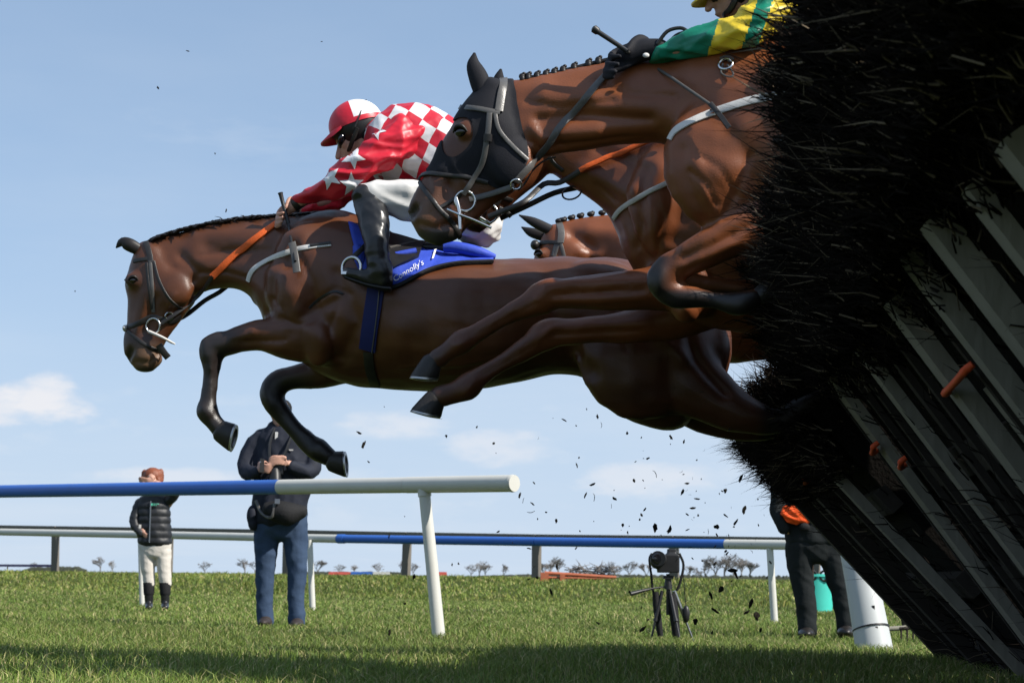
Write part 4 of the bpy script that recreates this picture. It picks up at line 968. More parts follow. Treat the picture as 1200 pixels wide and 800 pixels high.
def tack_leader():
    h = H1; pl = h.pl; b = thing('bridle', 'dark bridle with steel ring bit on the bare-headed leader', 'bridle', pl.w(180, 350, -.1))
    obj('headpiece', both(h, [(171, 284), (175, 296), (177, 308)], .024), M['leather'], b)
    obj('browband', both(h, [(178, 303), (168, 304), (157, 306)], .018), M['leather'], b)
    obj('cheekpiece', both(h, [(176, 306), (178, 330), (179, 350), (180, 366)], .017), M['grey_leather'], b)
    obj('cheekpiece', [S_(h, [(172, 308), (174, 330), (178, 362)], .012, lift=.004)], M['leather'], b)
    obj('throat_lash', both(h, [(180, 306), (187, 330), (200, 352), (214, 362)], .013), M['leather'], b)
    obj('noseband', both(h, [(146, 384), (160, 380), (178, 371), (200, 377), (212, 370)], .022, lift=.004), M['leather'], b)
    obj('nose_roll', [ball(pl.w(147.5, 385, 0), .013, .045, .016)], M['web_white'], b)
    obj('cheek_strap', both(h, [(150, 388), (170, 404), (186, 411)], .016, lift=.004), M['leather'], b)
    for sd in (-1, 1):
        p, n = surf(h.tree, pl, 181, 382, sd, .012); obj('bit_ring', torus(p, .034, .0045, n, 22, 7), M['steel'], b)
        p2, n2 = surf(h.tree, pl, 198, 370, sd, .012); obj('strap_ring', torus(p2, .017, .004, n2, 16, 6), M['steel'], b)
    p, n = surf(h.tree, pl, 176, 389, -1, .016)
    obj('bit_bar', [tube([p, pl.w(190, 395, -.075), pl.w(205, 403, -.05)], [.007, .006, .004], 8, 3), tube([pl.w(190, 395, -.075), pl.w(199, 401, -.03), pl.w(205, 403, -.05)], .003, 6, 3)], M['web_white'], b)
    obj('buckle_tail', [free_strap([pl.w(186, 404, -.06), pl.w(192, 413, -.05), pl.w(197, 419, -.04)], .03, -pl.N, .008)], M['leather'], b)
    # reins
    q = lambda x, y, lift=.01: surf(h.tree, pl, x, y, -1, lift)[0]
    obj('rein', [free_strap([q(186, 380, .012), q(205, 366, .014), q(228, 346, .016), q(250, 323, .012)], .018, -pl.N)], M['leather'], b)
    obj('rein_grip', [strap(h.tree, pl, [(249, 324), (275, 300), (300, 280), (325, 262)], .030, .008, .008)], M['orange_rein'], b)
    obj('rein', [free_strap([pl.w(186, 382, .08), pl.w(215, 371, .09), pl.w(240, 352, .1), pl.w(264, 337, .11), pl.w(300, 300, .2), pl.w(335, 252, .16)], .020, -pl.N, .007)], M['leather'], b)
    g = thing('breast_girth', 'white webbing breast girth round the leader chest', 'girth', pl.w(320, 330, -.1))
    obj('strap', both(h, [(291, 330), (296, 317), (318, 303), (350, 292), (388, 286)], .024, thick=.006, lift=.004), M['web_white'], g)
    obj('strap', both(h, [(362, 361), (374, 350), (391, 341), (402, 345)], .010, thick=.006), M['leather'], g)
    obj('buckle_strap', [S_(h, [(364, 289), (388, 285.5)], .013, lift=.010)], M['leather'], g)
    # saddle, number cloth, girth, stirrup
    s = thing('saddle', 'small black racing saddle under the jockey in red and white checks', 'saddle', pl.w(490, 300, 0))
    top = [(408, 262), (440, 276), (480, 290), (520, 298), (560, 302), (578, 305)]; bot = [(424, 325), (450, 338), (470, 333), (500, 318), (535, 310), (578, 309)]
    cl = thing('number_cloth', 'royal blue number cloth with white figure one and lettering beneath the saddle', 'cloth', pl.w(500, 310, -.25))
    ctree = None
    for sd in (-1, 1):
        geo = patch(h.tree, pl, top, bot, 34, 12, .008, .006, sd, .006 if sd < 0 else 0)
        cme = new_mesh('cloth', *geo)
        if sd < 0: ctree = bvh(cme)
        obj('cloth', cme, M['blue_cloth'], cl)
    obj('cloth_edge', [strap(h.tree, pl, [(424, 327), (450, 339), (471, 334), (501, 319), (536, 311), (578, 309)], .016, .014, .012)], M['black_fabric'], cl)
    # rolled back end of the cloth and top fold
    obj('fold', [tube([pl.w(x, y, o) for x, y, o in ((520, 290, -.19), (535, 290, -.19), (560, 295, -.18), (580, 301, -.15))], [.022, .026, .024, .012], 10, 4)], M['blue_cloth'], cl)
    obj('fold', [tube([pl.w(x, y, o) for x, y, o in ((452, 300, -.26), (470, 298, -.25), (488, 294, -.235))], [.012, .016, .014], 10, 4)], M['blue_cloth'], cl)
    obj('fold', [tube([pl.w(x, y, o) for x, y, o in ((418, 288, -.27), (421, 300, -.28), (424, 316, -.285))], [.018, .026, .014], 10, 4)], M['blue_cloth'], cl)
    ud = np.array([.86, -.50]); vd = np.array([-.25, -.97])
    obj('lettering', print_on(ctree, pl, "Connolly's", (462, 331), ud, vd, 9.6, .006, .0), M['print_white'], cl, False)
    obj('number', print_on(ctree, pl, '1', (503, 306), np.array([.95, -.3]), np.array([.3, -.95]), 15, .012, .03), M['print_white'], cl, False)
    sp = [loft(pl, [(432, 258, 436, 292, .11), (450, 266, 452, 296, .15), (480, 284, 482, 304, .16), (520, 287, 520, 306, .15), (550, 286, 548, 307, .11), (565, 290, 564, 304, .05)], 20, 4)]
    obj('seat', remesh(sp, .01, 5), M['saddle'], s)
    for sd in (-1, 1):
        obj('flap', patch(h.tree, pl, [(428, 270), (455, 278), (495, 290)], [(436, 316), (460, 318), (490, 305)], 10, 8, .022, .006, sd), M['saddle'], s)
        obj('panel_edge', strap(h.tree, pl, [(456, 296), (480, 291), (510, 286)], .012, .02, .02, sd), M['grey_leather'], s)
        obj('girth_strap', strap(h.tree, pl, [(444, 318), (440, 345), (434, 385), (431, 410)], .075, .006, .008, sd), M['blue_girth'], s)
        obj('girth', strap(h.tree, pl, [(432, 412), (434, 432), (440, 452)], .045, .006, .006, sd), M['leather'], s)
        o = sd * .37
        c = pl.w(412, 314, o); obj('stirrup_iron', [torus(c, .046, .0075, pl.N * .9 + np.array([.35, 0, 0]), 20, 7), box(pl.w(413, 321, o), .045, .03, .006)], M['steel'], s)
        obj('stirrup_leather', free_strap([pl.w(440, 275, o * .72), pl.w(424, 292, o * .9), pl.w(412, 303, o)], .022, [0, -1, 0]), M['leather'], s)
    w = .0045
    obj('seam', [S_(h, [(446, 320), (445, 345), (441, 385), (437, 412)], w, lift=.014, thick=.004)], M['grey_leather'], s)
tack_leader()

def extract(h, inside, lift, thick):
    """cloth cut from the horse's own surface: faces whose pixels lie inside the outline, lifted off the skin"""
    me = h.me_world; V = get_v(me); P = project(V); Nn = normals(me); keep = inside(P)
    Fc = [tuple(p.vertices) for p in me.polygons if all(keep[i] for i in p.vertices)]
    used = sorted({i for f in Fc for i in f}); ix = {i: k for k, i in enumerate(used)}; Fc = [tuple(ix[i] for i in f) for f in Fc]; U = V[used]; UN = Nn[used]
    cnt = {}
    for f in Fc:
        for a, b in zip(f, f[1:] + f[:1]): cnt[(a, b)] = 1
    bd = [(a, b) for (a, b) in cnt if (b, a) not in cnt]; nx = {}
    for a, b in bd: nx.setdefault(a, []).append(b); nx.setdefault(b, []).append(a)
    for _ in range(12):
        U2 = U.copy()
        for a, nb in nx.items(): U2[a] = U[a] * .5 + .5 * np.mean([U[i] for i in nb], 0)
        U = U2
    n = len(U); W_ = np.vstack([U + UN * (lift + thick), U + UN * lift * .3]); F2 = list(Fc) + [tuple(i + n for i in f[::-1]) for f in Fc] + [(b, a, a + n, b + n) for a, b in bd]
    return W_, F2
def poly_in(P, poly):
    poly = np.asarray(poly, float); x, y = P[:, 0], P[:, 1]; c = np.zeros(len(P), bool); j = len(poly) - 1
    for i in range(len(poly)):
        xi, yi = poly[i]; xj, yj = poly[j]
        c ^= ((yi > y) != (yj > y)) & (x < (xj - xi) * (y - yi) / (yj - yi + 1e-9) + xi); j = i
    return c
def tack_hooded():
    h = H2; pl = h.pl
    t_ = thing('racing_hood', 'black cloth hood with eye holes covering the near horse ears and cheeks', 'hood', pl.w(560, 150, -.1))
    out = [(604, 70), (606, 110), (612, 140), (622, 186), (612, 205), (596, 222), (578, 224), (558, 208), (530, 206), (503, 204), (470, 200), (520, 90)]
    def inside(P):
        d = P - np.array([536.5, 161]); a = R(28); u = d @ np.array([math.cos(a), math.sin(a)]); v = d @ np.array([-math.sin(a), math.cos(a)])
        return poly_in(P, out) & ((u / 14.5) ** 2 + (v / 23) ** 2 > 1)
    obj('hood_cloth', extract(h, inside, .003, .004), M['hood'], t_)
    for pts, rr, of in (([(565, 106), (561, 92), (555, 76), (556, 62)], [.034, .036, .026, .004], -.035), ([(584, 106), (584, 98), (585, 90), (587, 81)], [.026, .024, .018, .004], .04)):
        obj('ear_cover', tube([pl.w(x, y, of) for x, y in pts], rr, 14, 5, [r * .7 for r in rr], pl.N), M['hood'], t_)
    # bridle over the hood
    b = thing('bridle', 'grey leather bridle with steel bit buckled over the black hood', 'bridle', pl.w(560, 200, -.1))
    k = dict(lift=.012)
    obj('headpiece', both(h, [(590, 91), (588, 105), (584, 132)], .030, thick=.006, **k), M['grey_leather'], b)
    obj('browband', both(h, [(541, 127), (560, 129), (585, 134)], .019, thick=.006, **k), M['grey_leather'], b)
    obj('cheekpiece', both(h, [(574, 134), (573, 150), (571, 164), (566, 190), (556, 208), (543, 228)], .020, thick=.006, **k), M['grey_leather'], b)
    obj('cheek_buckle', both(h, [(572.5, 158), (572, 166)], .030, thick=.012, lift=.014), M['leather'], b)
    obj('throat_lash', both(h, [(580, 135), (584, 152), (598, 170), (617, 188)], .015, thick=.005, **k), M['grey_leather'], b)
    obj('noseband', both(h, [(487, 209), (500, 205), (530, 206), (552, 209), (572, 214)], .016, thick=.006, **k), M['leather'], b)
    obj('crossed_noseband', both(h, [(490, 212), (502, 228), (515, 246), (526, 256)], .016, thick=.006, lift=.006), M['leather'], b)
    obj('crossed_noseband', both(h, [(514, 244), (526, 238), (540, 228)], .014, thick=.006, lift=.006), M['leather'], b)
    for sd in (-1, 1):
        p, n = surf(h.tree, pl, 545, 236, sd, .014); obj('bit_ring', torus(p, .036, .005, n, 22, 7), M['steel'], b)
        p2, n2 = surf(h.tree, pl, 538, 248, sd, .02); obj('bit_cheek', [tube([p2 + np.array([-.012, 0, .05]), p2, p2 + np.array([.004, 0, -.065])], [.006, .008, .006], 8, 3)], M['steel'], b)
    obj('curb_bar', [tube([pl.w(540, 252, -.07), pl.w(556, 258, -.06), pl.w(576, 267, -.05)], .005, 8, 3), tube([pl.w(524, 245, -.07), pl.w(540, 252, -.075)], .0045, 6)], M['steel'], b)
    obj('chin_strap', both(h, [(526, 256), (536, 270), (540, 280)], .018, thick=.006, lift=.004), M['leather'], b)
    q = lambda x, y, l=.014: surf(h.tree, pl, x, y, -1, l)[0]
    obj('rein', [free_strap([q(550, 234), q(575, 226), q(602, 214, .02)], .020, -pl.N)], M['grey_leather'], b)
    obj('rein', [strap(h.tree, pl, [(604, 212), (622, 192), (655, 152), (690, 112), (718, 82)], .025, .006, .012)], M['grey_leather'], b)
    p, n = surf(h.tree, pl, 604, 213, -1, .022); obj('martingale_ring', torus(p, .019, .004, n, 18, 7), M['steel'], b)
    obj('martingale', [strap(h.tree, pl, [(606, 218), (614, 222), (640, 200), (652, 188)], .016, .005, .01)], M['leather'], b)
    g = thing('breast_girth', 'wide white breast girth with a steel buckle on the hooded horse', 'girth', pl.w(830, 140, -.2))
    obj('strap', both(h, [(785, 164), (792, 153), (812, 142), (845, 129), (894, 115), (960, 108)], .029, thick=.006, lift=.005), M['web_white'], g)
    obj('buckle', both(h, [(833, 133), (840, 131)], .018, thick=.014, lift=.008), M['steel'], g)
    nk = thing('neck_strap', 'grey leather neck strap with a looped ring at the hooded horse withers', 'strap', pl.w(850, 80, -.2))
    p, n = surf(h.tree, pl, 851, 78, -1, .012); obj('ring', torus(p, .024, .005, n, 18, 7), M['steel'], nk)
    obj('strap', [S_(h, [(845, 72), (852, 69), (858, 73)], .022, lift=.008)], M['grey_leather'], nk)
    obj('loop', [tube([surf(h.tree, pl, x, y, -1, .014)[0] for x, y in ((848, 78), (846, 88), (856, 93), (860, 89), (853, 79))], .0035, 6, 4)], M['grey_leather'], nk)
    s = thing('saddle', 'black racing saddle hidden behind the birch on the hooded horse', 'saddle', pl.w(980, 70, 0))
    obj('seat', remesh([loft(pl, [(935, 45, 940, 85, .12), (970, 52, 975, 90, .17), (1020, 66, 1025, 96, .17), (1060, 70, 1062, 98, .1)], 18, 4)], .012, 5), M['saddle'], s)
    for sd in (-1, 1): obj('flap', patch(h.tree, pl, [(940, 60), (1000, 76)], [(945, 130), (1000, 135)], 8, 8, .015, .006, sd), M['saddle'], s)
tack_hooded()
def tack_middle():
    h = H4; pl = h.pl; b = thing('bridle', 'dark bridle with orange rein on the horse reaching its forelegs', 'bridle', pl.w(650, 210, -.1))
    obj('rein_grip', [S_(h, [(683, 200), (710, 188), (740, 176), (768, 166.5), (784, 167)], .022, thick=.008, lift=.02)], M['orange_rein'], b)
    q = lambda x, y, l=.02: surf(h.tree, pl, x, y, -1, l)[0]
    obj('rein', [free_strap([q(684, 200), q(660, 210), q(640, 219), pl.w(615, 236, -.1), pl.w(590, 247, -.08), pl.w(572, 254, -.07)], .022, -pl.N, .007)], M['leather'], b)
    obj('rein', [free_strap([pl.w(680, 219, .06), pl.w(650, 226, .06), pl.w(620, 240, .07), pl.w(586, 256, .07)], .022, -pl.N, .007)], M['leather'], b)
    obj('throat_lash', both(h, [(640, 176), (648, 190), (660, 200)], .016), M['leather'], b)
    obj('cheekpiece', both(h, [(612, 130), (612, 165), (600, 205), (582, 240)], .018), M['leather'], b)
    obj('noseband', both(h, [(556, 216), (575, 226), (600, 235)], .018), M['leather'], b)
    for sd in (-1, 1):
        p = pl.w(572, 250, sd * .062); obj('bit_ring', torus(p, .039, .0045, pl.N, 22, 7), M['steel'], b)
    obj('bit_bar', [tube([pl.w(556, 251, -.075), pl.w(575, 262, -.06)], .006, 8)], M['steel'], b)
    obj('chin_strap', [free_strap([pl.w(585, 244, -.07), pl.w(594, 249, -.06), pl.w(599, 254, -.05)], .018, -pl.N, .007)], M['leather'], b)
    obj('martingale_loop', [torus(pl.w(670, 226, -.02), .026, .004, pl.N, 18, 6, 1.5, [.9, 0, .3])], M['leather'], b)
    g = thing('breast_girth', 'thin white breast girth on the horse with orange rein', 'girth', pl.w(760, 230, -.2))
    obj('strap', both(h, [(720, 256), (727, 246), (745, 234), (775, 218), (810, 202), (850, 190), (900, 185)], .020, thick=.006, lift=.006), M['web_white'], g)
tack_middle()
def tack_far():
    h = H3; pl = h.pl; b = thing('bridle', 'pale grey bridle on the farthest horse behind the croup', 'bridle', pl.w(650, 290, -.1))
    obj('headpiece', both(h, [(655, 261), (658, 272), (657, 285)], .034, lift=.006), M['grey_leather'], b)
    obj('browband', both(h, [(630, 286), (642, 284), (657, 285)], .02, lift=.006), M['leather'], b)
    obj('browband_bobble', [ball(pl.w(627, 287, -.03), .024, .03, .026)], M['leather'], b)
    obj('cheekpiece', both(h, [(655, 285), (650, 300), (640, 335), (634, 365)], .018), M['grey_leather'], b)
    obj('throat_lash', both(h, [(657, 285), (660, 296), (664, 312)], .018), M['grey_leather'], b)
    obj('throat_lash', both(h, [(652, 285), (648, 300)], .018), M['grey_leather'], b)
tack_far()

# ================================================================== PEOPLE: shared pieces
def wrinkle(me, amp, freq, seed=0, aniso=(1, 1, 1)):
    V = get_v(me); Nn = normals(me); rng = np.random.default_rng(seed); P = V * np.asarray(aniso); D = np.zeros(len(V))
    for k in range(7):
        d = rng.normal(0, 1, 3); d /= np.linalg.norm(d); f = freq * rng.uniform(.6, 1.6); d2 = rng.normal(0, 1, 3)
        D += (1 - np.abs(np.sin(P @ d * f + 1.3 * np.sin(P @ d2 * f * .35 + k) + rng.uniform(0, 6)))) - .36
    set_v(me, V + Nn * (D * amp / 3)[:, None])
def garment(name, parts, m_, parent, voxel=.009, it=5, wr=(.006, 30), seed=1):
    me = remesh(parts, voxel, it)
    if wr: wrinkle(me, wr[0], wr[1], seed)
    return obj(name, me, m_, parent)
def finger_set(c, axis, knuck, palm_n, size, curl=1.0, spread=.0):
    """four fingers and a thumb curled about `axis`: c palm centre, knuck points from wrist to knuckles, palm_n out of the palm"""
    axis, knuck, palm_n = [np.asarray(v, float) / np.linalg.norm(v) for v in (axis, knuck, palm_n)]; parts = []
    for i, (l, o) in enumerate(((.92, .032), (1.0, .011), (.95, -.011), (.76, -.031))):
        p = c + knuck * .040 * size + axis * o * size; a = 0; pts = [p - knuck * .03 * size, p]; dirn = knuck.copy()
        for k, seg in enumerate((.040, .026, .020)):
            a += curl * (.75, .95, .6)[k]; dirn = knuck * math.cos(a) + palm_n * math.sin(a); p = p + dirn * seg * l * size; pts.append(p)
        parts.append(tube(pts, np.array([.0095, .0098, .0092, .0085, .0068]) * size, 8, 3, None, axis, True, True))
    p = c - knuck * .02 * size + axis * .034 * size
    parts.append(tube([p - knuck * .012 * size, p + axis * .018 * size + knuck * .012 * size + palm_n * .012 * size, p + axis * .018 * size + knuck * .036 * size + palm_n * .030 * size, p + axis * .004 * size + knuck * .05 * size + palm_n * .044 * size], np.array([.013, .012, .0105, .008]) * size, 8, 3, None, palm_n, True, True))
    parts.append(ball(c, .05 * size, .040 * size, .017 * size, [knuck, axis, palm_n]))
    return parts
def head_parts(c, fwd, up, size=1.0, nose=True):
    """skull, face, jaw, nose, brow, ears around centre c"""
    f, u = [np.asarray(v, float) / np.linalg.norm(v) for v in (fwd, up)]; s = np.cross(f, u); A = [f, s, u]; z = size; P = lambda a, b, d: c + f * a * z + s * b * z + u * d * z
    parts = [ball(P(-.015, 0, .035), .098 * z, .076 * z, .085 * z, A), ball(P(.025, 0, -.035), .066 * z, .060 * z, .080 * z, A), ball(P(.05, 0, -.088), .035 * z, .036 * z, .026 * z, A),
             tube([P(.082, 0, .012), P(.106, 0, -.022), P(.112, 0, -.032)], [.009 * z, .013 * z, .015 * z], 8, 3, None, None, True, True),
             tube([P(.072, .035, .020), P(.088, 0, .022), P(.072, -.035, .020)], .012 * z, 8, 3, None, None, True, True),
             tube([P(.078, .022, -.066), P(.092, 0, -.064), P(.078, -.022, -.066)], .0085 * z, 8, 3, None, None, True, True)]
    for sd in (-1, 1):
        parts.append(ball(P(-.012, sd * .078, -.012), .020 * z, .010 * z, .032 * z, A)); parts.append(ball(P(.05, sd * .042, -.02), .026 * z, .022 * z, .024 * z, A))
    parts.append(tube([P(-.03, 0, -.05), P(-.045, 0, -.15)], [.058 * z, .06 * z], 14))
    return parts
def eyes(parent, c, fwd, up, size=1.0):
    f, u = [np.asarray(v, float) / np.linalg.norm(v) for v in (fwd, up)]; s = np.cross(f, u)
    for sd in (-1, 1): obj('eye', ball(c + f * .072 * size + s * sd * .031 * size - u * .001 * size, .010, .011, .010), M['eye'], parent)

# ---- jockeys ----
def helmet(parent, pl, c, ax, upv, rx, ry, rz, colours, panel, peak_m):
    """skull-cap with a silk: dome in panels, peak, band"""
    f, u = np.asarray(ax, float), np.asarray(upv, float); f = f / np.linalg.norm(f); u = u / np.linalg.norm(u); s = np.cross(f, u); n, m_ = 72, 26; V = []
    for i in range(m_ + 1):
        th = math.pi / 2 * i / m_ * 1.08
        for j in range(n):
            a = 2 * math.pi * j / n; V.append(c + f * math.sin(th) * math.cos(a) * rx + s * math.sin(th) * math.sin(a) * ry + u * math.cos(th) * rz)
    V = np.array(V); Fa = [(i * n + j, i * n + (j + 1) % n, (i + 1) * n + (j + 1) % n, (i + 1) * n + j) for i in range(m_) for j in range(n)]
    hel = obj('helmet', ball(c, rx * .97, ry * .97, rz * .97, [f, s, u]), M['black_plastic'], parent)
    C = np.array([V[list(q)].mean(0) for q in Fa]); cls = panel(C)
    for k, mm in enumerate(colours):
        sel = [q for q, z in zip(Fa, cls) if z == k]
        if not sel: continue
        ix = sorted({i for q in sel for i in q}); mp = {i: t for t, i in enumerate(ix)}
        obj('cap_panel', (V[ix], [tuple(mp[i] for i in q) for q in sel]), M[mm], hel)
    pk = []; 
    for a in np.linspace(-1.1, 1.1, 15):
        rim = c + f * math.cos(a) * rx + s * math.sin(a) * ry * 1.0 - u * .012; o = c + f * (math.cos(a) * (rx + .055)) + s * math.sin(a) * ry * 1.02 - u * .035
        if abs(a) > 1.0: o = rim + (o - rim) * .4
        pk.append(np.array([rim + u * .006, o + u * .003, o - u * .003, rim - u * .006]))
    obj('peak', rings_mesh(pk, True), M[peak_m], hel)
    return hel
def jockey_checks():
    pl = H1.pl; t_ = thing('jockey', 'jockey in red silks with white stars and diamond checks, crouched over the leader', 'jockey', pl.w(470, 300, 0))
    NO, FO = -.22, .22
    hc = pl.w(414, 156, 0); fw = pl.w(398, 172, 0) - pl.w(418, 152, 0); upv = pl.w(408, 130, 0) - pl.w(418, 160, 0)
    core = head_parts(hc, fw, upv, .98)
    core += [loft(pl, [(452, 140, 434, 168, .07), (480, 138, 450, 190, .13), (520, 150, 490, 205, .13), (565, 190, 530, 240, .13), (578, 235, 545, 265, .12)], 16, 3)]
    for o, arm in ((NO, [(462, 166, 12), (400, 208, 9), (348, 238, 7)]), (FO, [(456, 172, 12), (414, 222, 9), (352, 244, 7)])): core.append(limb(pl, [(a, b, r, 1, o * (.8 if k == 0 else .95 if k == 1 else .45)) for k, (a, b, r) in enumerate(arm)], o))
    for o in (NO, FO): core.append(limb(pl, [(555, 250, 18, 1, o * .5), (450, 234, 11, 1, o * 1.2), (438, 244, 9, 1, o * 1.25), (442, 280, 8, 1, o * 1.6), (445, 316, 7, 1, o * 1.68)], o))
    wr = pl.w(345, 240, NO * .45); hand = pl.w(335, 247, NO * .45)
    core += [limb(pl, [(352, 236, 7, 1, NO * .45), (340, 243, 7.5, 1, NO * .45)])] + finger_set(hand, [.15, -.1, 1.0], pl.w(330, 252, 0) - pl.w(345, 240, 0), [.5, -.85, -.3], .95, 1.0)
    hand2 = pl.w(341, 252, FO * .45); core += [limb(pl, [(354, 245, 7, 1, FO * .45), (345, 250, 7.5, 1, FO * .45)])] + finger_set(hand2, [.15, .1, 1.0], pl.w(330, 256, 0) - pl.w(345, 247, 0), [.5, .85, -.3], .95, 1.0)
    obj('body', remesh(core, .0055, 4), M['skin'], t_)
    eyes(t_, hc, fw, upv, .98)
    # clothing
    torso = [loft(pl, [(446, 138, 428, 168, .08), (462, 128, 428, 184, .17), (486, 124, 438, 204, .205), (512, 127, 462, 213, .20), (538, 145, 490, 219, .18), (562, 176, 512, 236, .17), (578, 212, 524, 252, .165)], 26, 5, power=.85)]
    px = lambda a, b: np.array([a, 0, -b]) / math.hypot(a, b)
    sm = silks_material(tuple(pl.w(452, 128, 0)), tuple(px(.92, .42)), tuple(px(-.55, .84)), .072, (.50, .009, .027), (.66, .65, .66))
    garment('silks', torso, sm, t_, .008, 5, (.017, 22), 3)
    for o, arm in ((NO, [(474, 160, 25, .9, NO * .72), (458, 170, 25, .8, NO * .85), (432, 189, 20, .85, NO), (404, 207, 17, .9, NO * 1.0), (380, 221, 13.5, 1, NO * .8), (362, 231, 10, 1, NO * .6), (350, 237, 8, 1, NO * .48)]),
                   (FO, [(470, 166, 24, .9, FO * .72), (450, 182, 22, .8, FO * .85), (426, 206, 18, .85, FO), (410, 222, 16, .9, FO), (385, 236, 12, 1, FO * .8), (356, 244, 8.5, 1, FO * .48)])):
        sl = garment('sleeve', [limb(pl, arm)], M['silk_red'], t_, .007, 5, (.024, 34), 5)
        stree = bvh_of(sl)
        if o == NO:
            for cx, cy, r0, rot in ((386, 208, 15, .5), (414, 184, 15, .2), (412, 216, 15, .9), (441, 153, 12, .1)):
                pts = [(cx, cy)] ; 
                for k in range(10):
                    a = rot + math.pi * k / 5; rr = r0 if k % 2 == 0 else r0 * .42; pts.append((cx + rr * math.cos(a), cy + rr * math.sin(a)))
                ok = []; V, Fc = star_patch(stree, pl, pts)
                obj('star', (V, Fc), M['silk_white'], sl)
    for o in (NO, FO):
        wy = (236, 244)[o > 0]; obj('cuff', limb(pl, [(354, wy - 2, 8.6, 1, o * .47), (347, wy + 2.5, 8.8, 1, o * .45)], sub=1), M['leather'], t_)
    br = [loft(pl, [(540, 170, 498, 222, .15), (562, 178, 512, 238, .165), (580, 212, 526, 262, .18), (590, 245, 540, 284, .17), (588, 264, 556, 287, .12)], 22, 4)]
    for o in (NO, FO): br.append(limb(pl, [(555, 250, 30, .75, o * .5), (520, 243, 28, .8, o * .8), (475, 234, 23, .9, o * 1.15), (440, 229, 17, 1, o * 1.25), (428, 230, 13, 1, o * 1.28), (436, 246, 12, 1, o * 1.26)]))
    garment('breeches', br, M['breeches'], t_, .009, 4, (.018, 30), 9)
    for o in (NO, FO):
        k = o * 1.68; ka = o * 1.32; kb = o * 1.5
        bt = [limb(pl, [(426, 229, 14.5, 1, ka), (433, 241, 18.5, .95, ka), (439, 262, 18, .95, kb), (441, 285, 15, 1, k), (443, 305, 14, 1, k), (446, 318, 14.5, 1, k), (450, 328, 11, 1, k)]),
              limb(pl, [(452, 329, 9.5, 1, k), (438, 327, 9.5, 1, k), (422, 324, 9, 1.1, k), (408, 321, 6.5, 1.3, k)])]
        b_ = garment('boot', bt, M['boot'], t_, .007, 5, (.007, 30), 7)
        obj('sole', [limb(pl, [(456, 339, 3, 3, k), (434, 335, 2.6, 3.4, k), (418, 330, 2.4, 3.8, k), (405, 325, 2, 3.5, k)])], M['black_plastic'], b_)
    hm = pl.w(417, 146, 0); fa = pl.w(387, 158, 0) - pl.w(448, 136, 0)
    hu = np.cross(fa, pl.N); hu = hu if hu[2] > 0 else -hu
    lo, hi = pl.w(417, 148, 0), pl.w(408, 119, 0)
    dv = hi - lo; nf = np.array([dv[2], 0, -dv[0]]); nf /= np.linalg.norm(nf); nf = nf if nf[0] < 0 else -nf; hun = hu / np.linalg.norm(hu)
    def panel(C): 
        front = ((C - lo) @ nf) > 0; rim = ((C - hm) @ hun) < .006
        return np.where(front, 0, np.where(rim, 0, 1))
    hl = helmet(t_, pl, hm, fa, hu, .124, .095, .112, ('silk_red', 'silk_white'), panel, 'silk_red')
    obj('goggle_strap', [tube([pl.w(429, 117.5, 0), pl.w(427, 121, -.045), pl.w(424, 128, -.076), pl.w(420, 139, -.096), pl.w(416, 149, -.101)], .0038, 6, 4)], M['leather'], hl)
    g0 = pl.w(403, 166, 0)
    obj('goggles', [ball(g0, .035, .085, .030, [fw / np.linalg.norm(fw), np.cross(fw, upv) / np.linalg.norm(np.cross(fw, upv)), upv / np.linalg.norm(upv)])], M['goggle'], t_)
    obj('chin_strap', [tube([pl.w(419, 150, -.09), pl.w(412, 168, -.07), pl.w(408, 178, -.03), pl.w(408, 179, .03), pl.w(412, 168, .07), pl.w(419, 150, .09)], .010, 6, 3)], M['leather'], hl)
    obj('neck_scarf', [loft(pl, [(436, 144, 416, 168, .065), (452, 140, 432, 174, .085)], 16, 2)], M['black_fabric'], t_)
    w = thing('whip', 'riding whip gripped upright in the checked jockey hand', 'whip', pl.w(348, 318, NO * .5))
    obj('handle', tube([pl.w(328.5, 226, NO * .5 - .02), pl.w(329, 228, NO * .5 - .02), pl.w(332, 240, NO * .5 - .02), pl.w(338, 262, NO * .5 - .03)], [.012, .010, .0085, .0085], 10), M['black_plastic'], w)
    obj('shaft', tube([pl.w(338, 262, NO * .5 - .03), pl.w(342, 285, NO - .04), pl.w(346, 306, NO - .1)], [.007, .006, .006], 8), M['black_plastic'], w)
    obj('flap', free_strap([pl.w(342, 284, NO - .05), pl.w(345.5, 300, NO - .08), pl.w(348, 319, NO - .1)], .032, -pl.N, .010), M['grey_leather'], w)
def bvh_of(o):
    V = get_v(o.data) + world_loc(o); return BVHTree.FromPolygons([Vector(v) for v in V], [list(p.vertices) for p in o.data.polygons])
